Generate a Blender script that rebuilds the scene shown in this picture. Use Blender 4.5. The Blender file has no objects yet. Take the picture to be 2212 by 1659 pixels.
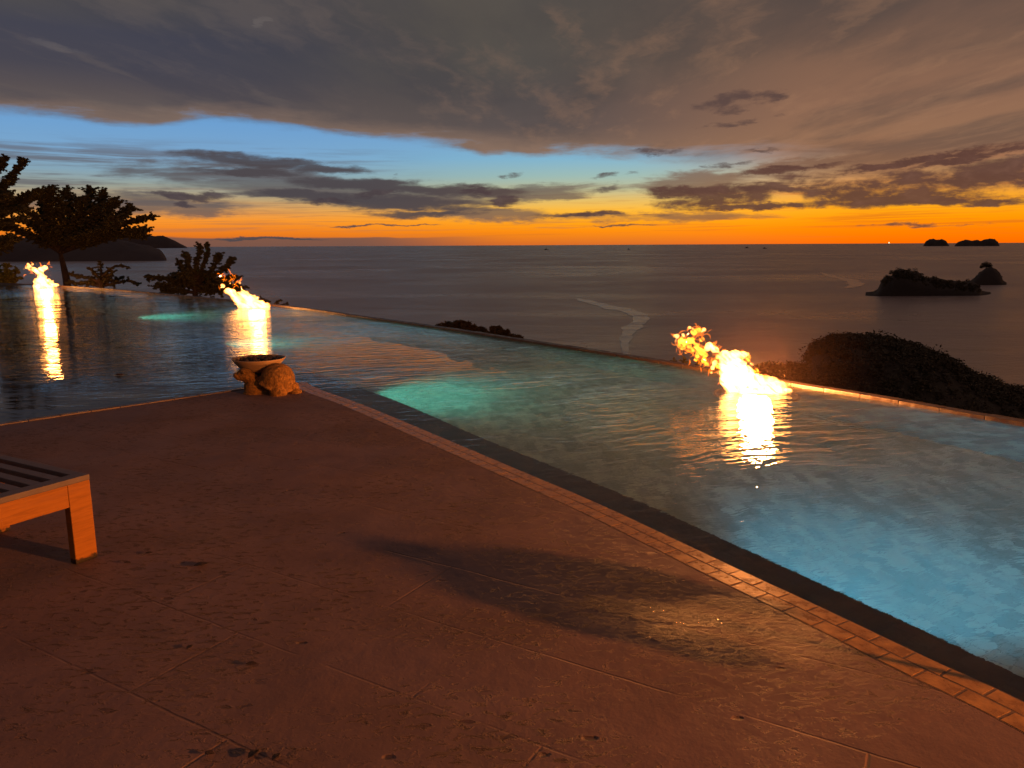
import bpy, bmesh, math, random
import numpy as np
from mathutils import Vector, Matrix, noise as mnoise
random.seed(7)
sc = bpy.context.scene
COL = sc.collection
rad = math.radians

# ------------------------------------------------------------------ camera model
F = 769.0; PITCH = rad(10.3); ROLL = rad(.29); CH = 1.6; K = 1024/2212
EYE = np.array([0, 0, CH])
FW = np.array([0, math.cos(PITCH), -math.sin(PITCH)])
R0 = np.array([1., 0, 0]); U0 = np.array([0, math.sin(PITCH), math.cos(PITCH)])
RT = math.cos(ROLL)*R0-math.sin(ROLL)*U0
UP = math.sin(ROLL)*R0+math.cos(ROLL)*U0
def ray(x, y):                       # survey direction, x,y measured on a 2212 px wide print
    return FW*F+RT*(x*K-512)+UP*(384-y*K)
def P(x, y, z=0.):                   # where that direction meets the level z
    d = ray(x, y); return Vector(EYE+d*((z-CH)/d[2]))
def D(x, y, dist):                   # point in that direction at forward distance dist
    d = ray(x, y); return Vector(EYE+d*(dist/d[1]))
def azel(x, y):
    d = ray(x, y); d = d/np.linalg.norm(d)
    return math.degrees(math.atan2(d[0], d[1])), math.degrees(math.asin(d[2]))
WZ = -.02                            # pool water level
def PW(x, y, depth):                 # the same seen through the water, at a depth below it
    q = np.array(P(x, y, WZ)); d = q-EYE; d /= np.linalg.norm(d)
    c = -d[2]; k = 1/1.333; tz = math.sqrt(1-k*k*(1-c*c)); h = d*k; h[2] = -tz
    return Vector(q+h*(depth/tz))

cam = bpy.data.cameras.new('camera'); co = bpy.data.objects.new('camera', cam); COL.objects.link(co)
cam.sensor_width = 36; cam.lens = F/1024*36; cam.clip_end = 200000; cam.clip_start = .05
m = Matrix([[RT[i], UP[i], -FW[i], EYE[i]] for i in range(3)]+[[0, 0, 0, 1]])
co.matrix_world = m
sc.camera = co

# ------------------------------------------------------------------ helpers
def tag(o, label=None, cat=None, group=None, kind=None):
    if label: o['label'] = label
    if cat: o['category'] = cat
    if group: o['group'] = group
    if kind: o['kind'] = kind
    return o
def empty(name, loc=(0, 0, 0), rz=0):
    o = bpy.data.objects.new(name, None); COL.objects.link(o); o.location = loc; o.rotation_euler.z = rz
    o.empty_display_size = .1
    return o
def mesh(name, V, Fc, mat=None, parent=None, smooth=False):
    me = bpy.data.meshes.new(name); me.from_pydata([tuple(v) for v in V], [], Fc); me.update()
    if mat: me.materials.append(mat)
    if smooth: me.polygons.foreach_set('use_smooth', [True]*len(me.polygons))
    o = bpy.data.objects.new(name, me); COL.objects.link(o)
    if parent: o.parent = parent
    return o
def from_bm(name, bm, mat=None, parent=None, smooth=False):
    bmesh.ops.recalc_face_normals(bm, faces=bm.faces)
    me = bpy.data.meshes.new(name); bm.to_mesh(me); bm.free()
    if mat: me.materials.append(mat)
    if smooth: me.polygons.foreach_set('use_smooth', [True]*len(me.polygons))
    o = bpy.data.objects.new(name, me); COL.objects.link(o)
    if parent: o.parent = parent
    return o
def add_box(bm, c, u, v, w, bevel=0):      # centre, three half-axis vectors
    c, u, v, w = map(Vector, (c, u, v, w))
    mt = Matrix((( u.x, v.x, w.x, c.x), (u.y, v.y, w.y, c.y), (u.z, v.z, w.z, c.z), (0, 0, 0, 1)))
    r = bmesh.ops.create_cube(bm, size=2, matrix=mt)
    if bevel:
        es = {e for vv in r['verts'] for e in vv.link_edges}
        bmesh.ops.bevel(bm, geom=list(es), offset=bevel, segments=2, affect='EDGES', profile=.6)
def add_ball(bm, c, r, sub=2, scale=(1, 1, 1)):
    mt = Matrix.Translation(c) @ Matrix.Diagonal((r*scale[0], r*scale[1], r*scale[2], 1))
    bmesh.ops.create_icosphere(bm, subdivisions=sub, radius=1, matrix=mt)
def add_tube(bm, pts, radii, n=6):
    rings = []
    for i, p in enumerate(pts):
        a = pts[max(i-1, 0)]; b = pts[min(i+1, len(pts)-1)]
        t = (Vector(b)-Vector(a)).normalized()
        s = t.cross(Vector((0, 1, .13))).normalized(); q = t.cross(s)
        rings.append([bm.verts.new(Vector(p)+(s*math.cos(2*math.pi*k/n)+q*math.sin(2*math.pi*k/n))*radii[i]) for k in range(n)])
    for a, b in zip(rings, rings[1:]):
        for k in range(n): bm.faces.new((a[k], a[(k+1) % n], b[(k+1) % n], b[k]))
    bm.faces.new(rings[0]); bm.faces.new(rings[-1])
def lathe(prof, n=48):                      # list of (r,z) -> verts, faces
    V = []; Fc = []
    for r, z in prof:
        for k in range(n): V.append((r*math.cos(2*math.pi*k/n), r*math.sin(2*math.pi*k/n), z))
    for i in range(len(prof)-1):
        for k in range(n): Fc.append((i*n+k, i*n+(k+1) % n, (i+1)*n+(k+1) % n, (i+1)*n+k))
    Fc.append(tuple(range(n))[::-1]); Fc.append(tuple((len(prof)-1)*n+k for k in range(n)))
    return V, Fc
def lin(c):
    return tuple((v/255/12.92 if v/255 <= .04045 else ((v/255+.055)/1.055)**2.4) for v in c)

# ------------------------------------------------------------------ node expressions
class NT:
    def __init__(s, tree): s.t = tree; s.n = tree.nodes; s.l = tree.links
    def new(s, ty, **kw):
        nd = s.n.new(ty)
        for k, v in kw.items(): setattr(nd, k, v)
        return nd
    def put(s, sock, v):
        if isinstance(v, E): s.l.new(v.s, sock)
        elif hasattr(v, 'is_linked') or hasattr(v, 'links'): s.l.new(v, sock)
        else: sock.default_value = v
    def m(s, op, a, b=None, c=None, clamp=False):
        nd = s.new('ShaderNodeMath', operation=op, use_clamp=clamp)
        for i, v in enumerate((a, b, c)):
            if v is not None: s.put(nd.inputs[i], v)
        return E(s, nd.outputs[0])
    def comb(s, x, y, z):
        nd = s.new('ShaderNodeCombineXYZ')
        for i, v in enumerate((x, y, z)): s.put(nd.inputs[i], v)
        return nd.outputs[0]
    def noise(s, vec, scale=1, detail=4, rough=.55, dist=0, w=None):
        nd = s.new('ShaderNodeTexNoise'); s.l.new(vec, nd.inputs['Vector'])
        nd.inputs['Scale'].default_value = scale; nd.inputs['Detail'].default_value = detail
        nd.inputs['Roughness'].default_value = rough; nd.inputs['Distortion'].default_value = dist
        return E(s, nd.outputs[0])
    def smooth(s, v, a, b, lo=0., hi=1.):
        nd = s.new('ShaderNodeMapRange', interpolation_type='SMOOTHSTEP')
        s.put(nd.inputs[0], v); nd.inputs[1].default_value = a; nd.inputs[2].default_value = b
        nd.inputs[3].default_value = lo; nd.inputs[4].default_value = hi
        return E(s, nd.outputs[0])
    def mix(s, f, a, b, mode='MIX'):
        nd = s.new('ShaderNodeMix', data_type='RGBA', blend_type=mode)
        s.put(nd.inputs[0], f); s.putc(nd.inputs[6], a); s.putc(nd.inputs[7], b)
        return nd.outputs[2]
    def putc(s, sock, v):
        if isinstance(v, (tuple, list)): sock.default_value = tuple(v)[:3]+(1,)
        elif isinstance(v, E): s.l.new(v.s, sock)
        else: s.l.new(v, sock)
    def ramp(s, v, stops, interp='LINEAR'):     # stops: (pos 0..1, linear rgb)
        nd = s.new('ShaderNodeValToRGB'); s.put(nd.inputs[0], v); cr = nd.color_ramp; cr.interpolation = interp
        while len(cr.elements) > 1: cr.elements.remove(cr.elements[-1])
        cr.elements[0].position = stops[0][0]; cr.elements[0].color = tuple(stops[0][1])+(1,)
        for p, c in stops[1:]:
            e = cr.elements.new(p); e.color = tuple(c)+(1,)
        return nd.outputs[0]
    def curve(s, v, pts):                       # pts in 0..1 range
        nd = s.new('ShaderNodeFloatCurve'); s.put(nd.inputs['Value'], v)
        c = nd.mapping.curves[0]
        nd.mapping.use_clip = False
        while len(c.points) > 2: c.points.remove(c.points[-1])
        c.points[0].location = pts[0]; c.points[1].location = pts[-1]
        for p in pts[1:-1]: c.points.new(*p)
        for p in c.points: p.handle_type = 'AUTO'
        nd.mapping.update()
        return E(s, nd.outputs[0])
class E:
    def __init__(s, nt, sock): s.nt = nt; s.s = sock
    def __add__(s, o): return s.nt.m('ADD', s, o)
    __radd__ = __add__
    def __sub__(s, o): return s.nt.m('SUBTRACT', s, o)
    def __rsub__(s, o): return s.nt.m('SUBTRACT', o, s)
    def __mul__(s, o): return s.nt.m('MULTIPLY', s, o)
    __rmul__ = __mul__
    def __truediv__(s, o): return s.nt.m('DIVIDE', s, o)
    def max(s, o): return s.nt.m('MAXIMUM', s, o)
    def min(s, o): return s.nt.m('MINIMUM', s, o)
    def clamp(s): return s.nt.m('ADD', s, 0., clamp=True)

def material(name):
    mt = bpy.data.materials.new(name); mt.use_nodes = True
    nt = NT(mt.node_tree); nt.n.clear()
    out = nt.new('ShaderNodeOutputMaterial')
    return mt, nt, out
def principled(nt, out, base=(.5, .5, .5), rough=.6, bump=None, strength=.5, distance=.01, **kw):
    b = nt.new('ShaderNodeBsdfPrincipled')
    nt.putc(b.inputs['Base Color'], base); nt.put(b.inputs['Roughness'], rough)
    for k, v in kw.items(): nt.put(b.inputs[k.replace('_', ' ')], v)
    if bump is not None:
        bp = nt.new('ShaderNodeBump'); nt.put(bp.inputs['Height'], bump)
        bp.inputs['Strength'].default_value = strength; bp.inputs['Distance'].default_value = distance
        nt.l.new(bp.outputs[0], b.inputs['Normal'])
    nt.l.new(b.outputs[0], out.inputs[0])
    return b
def objco(nt): return nt.new('ShaderNodeTexCoord').outputs['Object']
def sep(nt, v):
    nd = nt.new('ShaderNodeSeparateXYZ'); nt.l.new(v, nd.inputs[0]); return [E(nt, o) for o in nd.outputs]

# ------------------------------------------------------------------ sky (world, by direction)
W = bpy.data.worlds.new('World'); sc.world = W; W.use_nodes = True
nt = NT(W.node_tree); nt.n.clear()
wout = nt.new('ShaderNodeOutputWorld'); bg = nt.new('ShaderNodeBackground'); nt.l.new(bg.outputs[0], wout.inputs[0])
dirv = nt.new('ShaderNodeTexCoord').outputs['Generated']
dx, dy, dz = sep(nt, dirv)
DEG = 180/math.pi
az = nt.m('ARCTAN2', dx, dy)*DEG
el = nt.m('ARCSINE', dz)*DEG
azc = az.max(-60.).min(60.)
def el01(e): return e/20.
ev = (el/20.).clamp()
# clear sky gradients
def rampc(lst): return nt.ramp(ev, [(e/20., lin(c)) for e, c in lst])
cl = rampc([(0, (190, 95, 45)), (.9, (240, 128, 30)), (1.7, (248, 150, 48)), (2.4, (226, 160, 85)), (3.1, (186, 160, 118)), (3.9, (150, 160, 150)), (4.8, (130, 162, 180)), (6, (120, 164, 202)), (8, (106, 158, 208)), (14, (60, 90, 140)), (20, (50, 60, 90))])
cc = rampc([(0, (215, 110, 40)), (.9, (250, 140, 15)), (1.6, (255, 165, 25)), (2.4, (250, 185, 60)), (3.1, (225, 190, 105)), (3.9, (180, 186, 150)), (4.8, (150, 185, 180)), (6, (122, 178, 205)), (8, (108, 158, 206)), (14, (60, 90, 140)), (20, (50, 60, 90))])
crr = rampc([(0, (250, 108, 0)), (.8, (255, 128, 0)), (1.6, (255, 152, 5)), (2.4, (255, 170, 25)), (3.1, (240, 160, 50)), (3.9, (220, 150, 80)), (4.8, (190, 150, 100)), (6, (168, 122, 90)), (8, (150, 108, 85)), (14, (60, 90, 140)), (20, (50, 60, 90))])
clear = nt.mix(nt.smooth(az, -20, 6), cl, cc)
clear = nt.mix(nt.smooth(az, 8, 26), clear, crr)
sky = nt.new('ShaderNodeTexSky', sky_type='NISHITA'); sky.sun_disc = False
sky.sun_elevation = rad(.5); sky.sun_rotation = rad(18)
skys = nt.mix(1., sky.outputs[0], (.006, .006, .006), 'MULTIPLY')
clear = nt.mix(1., clear, skys, 'ADD')
# noise fields in direction space
vd = nt.comb(azc*.12, el*.85, 0.)
n_streak = nt.noise(vd, 1., 7, .58, .35)
vp = nt.comb(azc*.5, el*1.0, 3.)
n_puff = nt.noise(vp, 1., 8, .62, .3)
vf = nt.comb(azc*.06, el*1.6, 9.)
n_fine = nt.noise(vf, 1.6, 6, .6, .2)
# thin layered bands left
band = nt.smooth(n_fine+(n_streak-.5)*.6, .42, .66)
bmask = nt.smooth(az, -4, -17)*nt.smooth(el, 7.2, 5.6)*nt.smooth(el, 1.9, 3.2)
sky_c = nt.mix(band*bmask*.78, clear, lin((98, 94, 100)))
# fine orange-grey filaments low down
fil = nt.smooth(nt.noise(nt.comb(azc*.05, el*3.2, 4.), 1.5, 6, .65, .5), .55, .75)
sky_c = nt.mix(fil*nt.smooth(el, 3.6, 2.4)*nt.smooth(el, .1, .8)*.4, sky_c, lin((176, 92, 50)))
fil2 = nt.smooth(nt.noise(nt.comb(azc*.07, el*2.6-azc*.04, 14.), 1.3, 7, .66, .4), .5, .66)
sky_c = nt.mix(fil2*nt.smooth(el, 4.6, 3.2)*nt.smooth(el, .5, 1.2)*.45, sky_c, nt.mix(nt.smooth(az, -5, 20), lin((150, 108, 84)), lin((205, 96, 30))))
# mauve bank on the horizon at left
hb = nt.smooth(el+(n_streak-.5)*.5, .62, .5)*nt.smooth(az, 1, -12)
sky_c = nt.mix(hb*.9, sky_c, lin((112, 84, 74)))
# lower clouds: soft ellipses warped by noise.  (cx, cy, rx, ry, tilt, noise gain, kind)
wa = (nt.noise(nt.comb(azc*.22, el*1.1, 21.), 1., 5, .6)-.5)
wb = (nt.noise(nt.comb(azc*.35, el*1.3, 33.), 1., 6, .65)-.5)
def cloudset(items, nz, gain, lo, hi, wx=5., wy=1.3):
    tot = None; az_ = az+wa*wx; el_ = el+wb*wy
    for (x, y, rx, ry, tilt) in items:
        a0, e0 = azel(x, y); rx_ = rx*K/13.4; ry_ = ry*K/13.4
        ua = az_-a0; ue = el_-e0
        if tilt: ue = ue-ua*tilt
        qa = ua*(1/rx_); qe = ue*(1/ry_)
        v = 1.-(qa*qa+qe*qe)
        tot = v if tot is None else tot.max(v)
    tot = tot.max(-3.)+(nz-.5)*gain
    return nt.smooth(tot, lo, hi)
soft = cloudset([(660, 405, 400, 42, -.06), (900, 425, 280, 34, -.03), (480, 375, 300, 30, 0), (250, 440, 300, 30, 0), (1750, 360, 330, 20, .1), (2000, 345, 400, 22, .12),
                 (1650, 385, 330, 26, .02), (1400, 470, 260, 16, 0), (1050, 462, 200, 22, 0), (1180, 415, 200, 22, .05)], n_streak, 3.2, .15, .9)
sky_c = nt.mix(soft*nt.smooth(az, 40, 5, .82, .8), sky_c, nt.mix(nt.smooth(az, -5, 18), lin((92, 86, 88)), lin((126, 88, 68))))
lens = cloudset([(560, 350, 190, 17, -.07), (700, 362, 130, 12, -.10), (520, 372, 130, 9, -.03), (830, 402, 230, 15, -.05), (1000, 412, 170, 16, -.03), (700, 425, 220, 12, -.04), (880, 440, 230, 18, -.02),
                 (820, 488, 130, 3, 0), (900, 463, 150, 9, 0), (1290, 466, 150, 5, 0), (580, 515, 110, 3, 0), (1340, 486, 90, 3, 0)], n_streak+(n_puff-.5)*.35, 2.7, -.1, .85, 5., 1.0)
sky_c = nt.mix(lens*.93, sky_c, nt.mix(nt.smooth(az, -12, 10), lin((76, 70, 74)), lin((96, 74, 66))))
# ------- high deck
edge_px = [(-260, 215), (0, 247), (150, 255), (280, 276), (360, 274), (440, 262), (560, 270), (700, 287), (850, 303), (1000, 322), (1110, 333), (1220, 336), (1400, 345), (1560, 356), (1700, 372), (1850, 385), (2212, 395), (2500, 400)]
ep = [azel(*p) for p in edge_px]
edge = nt.curve((az+45.)/90., [(0., ep[0][1]/10)]+[((a+45)/90, e/10) for a, e in ep]+[(1., ep[-1][1]/10)])*10.
edge_n = edge+(n_streak-.5)*1.5+(n_puff-.5)*.45+wb*.5
e_wid = nt.smooth(az, 5, 20, .6, 1.9)*nt.smooth(n_streak, .3, .7, .7, 1.6)
deckm = nt.smooth((el-edge_n)/e_wid, -.35, 1.)
ca, sa = math.cos(rad(3.5)), math.sin(rad(3.5))
zc = dz.max(.04)
Cx = (dx*ca-dy*sa)/zc; Ax = (dx*sa+dy*ca)/zc
n_fan = nt.noise(nt.comb(Cx*.85, Ax*.24, 0.), 1., 7, .6, .15)
n_fan2 = nt.noise(nt.comb(Cx*3.2+(wa*.8), Ax*.75, 5.), 1., 6, .62, .1)
n_wide = nt.noise(nt.comb(Cx*.28, Ax*.16, 8.), 1., 3, .5, .3)
ev2 = (el/24.).clamp()
def r2(lst): return nt.ramp(ev2, [(e/24., lin(c)) for e, c in lst])
dl = r2([(6, (118, 104, 98)), (8.3, (104, 92, 88)), (9.6, (88, 80, 82)), (11, (72, 70, 80)), (13, (68, 68, 80)), (15, (82, 78, 76)), (18, (88, 82, 78)), (24, (70, 66, 70))])
dm = r2([(5.5, (150, 118, 98)), (7, (116, 96, 86)), (8.2, (92, 82, 80)), (10, (84, 77, 76)), (12, (84, 79, 75)), (15, (86, 80, 74)), (18, (88, 82, 77)), (24, (68, 62, 64))])
dr = r2([(4, (168, 112, 76)), (5.5, (160, 112, 82)), (7, (150, 110, 84)), (9, (142, 104, 82)), (12, (128, 96, 78)), (15, (104, 82, 72)), (18, (90, 74, 68)), (24, (72, 62, 60))])
dc = nt.mix(nt.smooth(az, -24, -4), dl, dm)
dc = nt.mix(nt.smooth(az, 0, 24), dc, dr)
dark = nt.mix(nt.smooth(az, -20, 10), lin((58, 60, 74)), lin((70, 66, 65)))
fanm = nt.smooth(n_fan+(n_wide-.5)*.9, .40, .66)
dc = nt.mix(fanm*.52, dc, dark)
lite = nt.mix(nt.smooth(az, -20, 18), lin((110, 98, 92)), lin((168, 124, 94)))
dc = nt.mix(nt.smooth(n_fan2+(n_fan-.5)*.6, .46, .72)*.30, dc, lite)
# pale lining along the underside of the deck
lining = nt.smooth((el-edge_n), .0, .5)*nt.smooth((el-edge_n), 1.5, .4)*nt.smooth(az, 14, 0)
dc = nt.mix(lining*.4, dc, lin((150, 122, 104)))
sky_c = nt.mix(deckm, sky_c, dc)
# ------- cumulus banks in front
bank = cloudset([(1480, 418, 95, 16, 0), (1560, 432, 140, 20, .02), (1640, 405, 110, 24, 0), (1750, 395, 110, 28, 0), (1850, 410, 140, 32, 0), (1950, 388, 70, 22, 0), (2050, 398, 120, 27, .02), (2150, 380, 130, 27, .03), (2260, 375, 140, 34, 0),
                 (1950, 432, 240, 16, .02), (2190, 433, 110, 12, 0), (1620, 447, 160, 8, .02), (1280, 462, 70, 8, 0), (420, 424, 85, 11, .02), (372, 425, 20, 6, 0), (395, 441, 25, 6, 0), (1090, 437, 38, 12, 0), (1030, 412, 40, 8, .1), (800, 418, 60, 9, .1), (700, 436, 60, 8, .05),
                 (1950, 352, 230, 7, .12), (2120, 335, 160, 7, .16), (1700, 366, 130, 7, .05)], n_puff+(n_streak-.5)*.9, 2.9, -.1, .95, 4.5, 1.3)
sky_c = nt.mix(bank*.95, sky_c, nt.mix(nt.smooth(n_puff, .45, .8), nt.mix(nt.smooth(az, -10, 15), lin((72, 62, 66)), lin((92, 62, 54))), nt.mix(nt.smooth(az, -10, 15), lin((96, 84, 84)), lin((112, 78, 66)))))
small = cloudset([(1405, 327, 55, 7, -.02), (1440, 330, 40, 5, .1), (1580, 238, 75, 12, .2), (1620, 208, 70, 14, .05), (1545, 225, 45, 18, .2), (1590, 265, 95, 6, .08), (1660, 205, 40, 8, 0), (1095, 378, 28, 7, .1), (1300, 380, 34, 7, .15), (1360, 375, 22, 5, .1), (1305, 410, 34, 9, .3), (1385, 415, 18, 6, 0),
                  (1600, 350, 60, 6, .1), (1560, 360, 40, 4, 0), (1640, 326, 40, 4, 0), (975, 400, 30, 9, .3), (855, 383, 16, 6, .3), (2180, 339, 24, 5, 0), (2080, 485, 40, 3, 0), (1980, 486, 110, 5, .02)], n_puff+(n_streak-.5)*.4, 4.4, .0, 1.5, 3., 1.2)
sky_c = nt.mix(small*.85, sky_c, nt.mix(nt.smooth(az, -10, 25), lin((84, 72, 74)), lin((86, 66, 62))))
# two thin bright wisps high at left
wisp = cloudset([(120, 98, 60, 9, -.16), (570, 50, 22, 8, -.5)], n_streak, .9, .1, 1.1)
sky_c = nt.mix(wisp*.16, sky_c, lin((138, 128, 122)))
# below the horizon and behind
sky_c = nt.mix(nt.smooth(el, 0., -1.5), sky_c, lin((60, 42, 38)))
sky_c = nt.mix(nt.smooth(nt.m('ABSOLUTE', az), 55, 110)*nt.smooth(el, 40, 20), sky_c, lin((84, 72, 74)))
nt.l.new(sky_c, bg.inputs[0]); bg.inputs[1].default_value = 1.0
W.cycles.sampling_method = 'MANUAL'; W.cycles.sample_map_resolution = 512

# ------------------------------------------------------------------ materials
DECK_PATCHES = [(P(*a).x, P(*a).y, b, c) for a, b, c in [((40, 1255), .45, .30), ((530, 940), .55, .45), ((850, 940), .9, .5), ((900, 1000), .5, .3), ((1150, 1050), .5, .3), ((1290, 1225), .22, .15), ((560, 1640), .25, .14), ((1620, 1340), .5, .3), ((1000, 1350), .6, .25)]]
def mat_deck():
    mt, nt, out = material('deck_stone')
    v = objco(nt); x, y, z = sep(nt, v)
    a = rad(-31)
    u = x*math.cos(a)+y*math.sin(a); w = y*math.cos(a)-x*math.sin(a)
    wob = (nt.noise(v, 2.2, 3)-.5)*.03
    w2 = (w+wob-.47)/.5
    row = nt.m('FLOOR', w2); fr = nt.m('FRACT', w2)
    off = nt.m('FRACT', row*.37)
    u2 = (u+wob)/1.45+off; fu = nt.m('FRACT', u2); cell = nt.m('FLOOR', u2)
    dW = (fr-.5); dW = (.5-nt.m('ABSOLUTE', dW))*.5
    dU = (.5-nt.m('ABSOLUTE', fu-.5))*1.45
    dist = dW.min(dU)
    seam = nt.smooth(dist, .001, .008, 1., 0.)*nt.smooth(nt.noise(v, 1.1, 4), .42, .62)
    tone = nt.new('ShaderNodeTexWhiteNoise', noise_dimensions='2D'); nt.l.new(nt.comb(row, cell, 0.), tone.inputs['Vector'])
    tv = E(nt, tone.outputs[0])
    # pits: stretched chips plus fine pores, gathered in patches
    patch = nt.smooth(nt.noise(v, .8, 4, .6), .42, .60); worn = None
    pitn = nt.noise(nt.comb(x*1.0, y*2.2, 0.), 15., 5, .62, .5)
    for (qx, qy, ax, ay) in DECK_PATCHES:
        ex = (x-qx)*(1/ax); ey = (y-qy)*(1/ay)
        pm = nt.smooth(1.-(ex*ex+ey*ey)+(nt.noise(v, 2.6, 4, .65)-.5)*1.6, .1, .9)
        patch = patch.max(pm); worn = pm if worn is None else worn.max(pm)
    chips = nt.smooth(pitn-worn*.05, .57, .64)*patch
    fine = nt.smooth(nt.noise(nt.comb(x*1., y*1.6, 2.), 42., 4, .6, .4), .62, .72)*nt.smooth(nt.noise(v, 1.7, 3), .5, .62)
    vo = nt.new('ShaderNodeTexVoronoi', feature='F1'); nt.l.new(nt.comb(x*1., y*2., 0.), vo.inputs['Vector']); vo.inputs['Scale'].default_value = 3.4
    gran = nt.smooth(E(nt, vo.outputs['Distance'])+(nt.noise(v, 30., 3)-.5)*.12, .05, .10, 1., 0.)*nt.smooth(nt.noise(v, 1.3, 2), .42, .55)
    rim = nt.smooth(pitn, .52, .60)*patch
    # raised worn scar along the pool edge
    dc_ = (x-1.0)*(x-1.0)/.36+(y-3.0)*(y-3.0)/.10
    scar = nt.smooth(nt.noise(nt.comb(x*1.2, y*2.6, 6.), 14., 6, .7, .3), .48, .60)*(nt.smooth(dc_+(nt.noise(v, 3., 3)-.5)*1.5, 1.2, .2)+nt.smooth(nt.noise(v, .9, 3), .55, .7)*.6)
    mott = nt.noise(v, 1.9, 5, .6)
    base = nt.mix(nt.smooth(mott, .3, .7), (.150, .094, .092), (.212, .134, .128))
    base = nt.mix(tv*.22, base, (.14, .088, .075))
    base = nt.mix((nt.noise(v, .55, 3)-.35).clamp()*.8, base, (.30, .165, .115))
    base = nt.mix(((chips+fine*.7+gran).clamp())*.62, base, (.06, .028, .02))
    base = nt.mix(worn*.22, base, (.085, .058, .052))
    base = nt.mix(seam*.3, base, (.13, .065, .05))
    # damp patch (a puddle dried unevenly) by the pool edge
    du = (x-.62); dv = (y-3.16)
    q = (du*du/.10+(dv+du*.3)*(dv+du*.3)/.016)
    du2 = (x-.62); dv2 = (y-2.98)
    q2 = (du2*du2/.02+dv2*dv2/.006)
    wet = nt.smooth(1.-(q.min(q2))+(nt.noise(v, 6., 4)-.5)*1.8, .1, .55)
    base = nt.mix(wet*.5, base, (.08, .04, .03))
    height = nt.noise(v, 90., 3, .7)*.06+nt.noise(v, 5., 4, .6)*.45+scar*.7+wet*nt.noise(v, 60., 3)*.3-chips*1.5-fine*.7-gran*1.2-seam*.35+rim*.3+nt.noise(v, 30., 5, .7)*.10*(patch+.35)
    near = nt.smooth(nt.noise(v, 1.4, 3), .35, .62)
    rough = .86-wet*.06-near*.16-(nt.smooth(dc_, 1.3, .2))*.06-nt.smooth(nt.noise(v, 75., 2), .63, .70)*(wet+nt.smooth(dc_, .9, .1)*.4).clamp()*.45+(nt.noise(v, 40., 2)-.5)*.12
    principled(nt, out, base, rough, height, .85, .017, Specular_IOR_Level=.30)
    return mt
def mat_tile():
    mt, nt, out = material('coping_tile')
    v = objco(nt)
    n = nt.noise(v, 14., 5, .6)
    base = nt.mix(nt.smooth(n, .3, .7), (.30, .15, .045), (.52, .27, .085))
    principled(nt, out, base, nt.smooth(n, .3, .7, .22, .42), nt.noise(v, 60., 3)*.5+n, .4, .004)
    return mt
def mat_grout():
    mt, nt, out = material('dark_grout'); principled(nt, out, (.20, .13, .08), .5); return mt
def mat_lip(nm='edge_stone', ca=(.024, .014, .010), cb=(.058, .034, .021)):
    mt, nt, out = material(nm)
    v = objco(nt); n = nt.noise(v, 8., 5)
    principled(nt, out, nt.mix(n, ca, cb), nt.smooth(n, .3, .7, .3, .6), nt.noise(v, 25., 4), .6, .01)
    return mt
def mat_pooltile(name='pool_stone_tile', c1=(.21, .26, .25), c2=(.40, .48, .45), c3=(.20, .25, .23)):
    mt, nt, out = material(name)
    tc = objco(nt); x, y, z = sep(nt, tc)
    wob = (nt.noise(tc, 4., 4, .7)-.5)*.07; wob2 = (nt.noise(nt.comb(x, y, z+7.), 4., 4, .7)-.5)*.07
    a = rad(38)
    u = x*math.cos(a)+y*math.sin(a)+z*.7+wob; w = y*math.cos(a)-x*math.sin(a)+z*.7+wob2
    T = .105
    row = nt.m('FLOOR', w*(1/T)); u = u+row*.41*T
    cell = nt.new('ShaderNodeTexWhiteNoise', noise_dimensions='2D'); nt.l.new(nt.comb(nt.m('FLOOR', u*(1/T)), row, 0.), cell.inputs['Vector'])
    cr = E(nt, cell.outputs[0])
    fu = .5-nt.m('ABSOLUTE', nt.m('FRACT', u*(1/T))-.5); fw_ = .5-nt.m('ABSOLUTE', nt.m('FRACT', w*(1/T))-.5)
    base = nt.mix(nt.smooth(cr*.8+(nt.noise(tc, 2.5, 5, .7)-.5)*1.2+.1, .1, .9), c1, c2)
    base = nt.mix(nt.smooth(nt.noise(tc, .9, 6, .7), .42, .68)*.6, base, c3)
    line = nt.smooth(fu.min(fw_), .0, .07, 1., 0.)
    base = nt.mix(line*.6, base, tuple(v*.35 for v in c1))
    base = nt.mix(line*nt.smooth(nt.noise(tc, 1.6, 4), .52, .62)*.55, base, tuple(min(1, v*1.6) for v in c2))
    principled(nt, out, base, .7, nt.noise(tc, 20., 3), .4, .01)
    return mt
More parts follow.
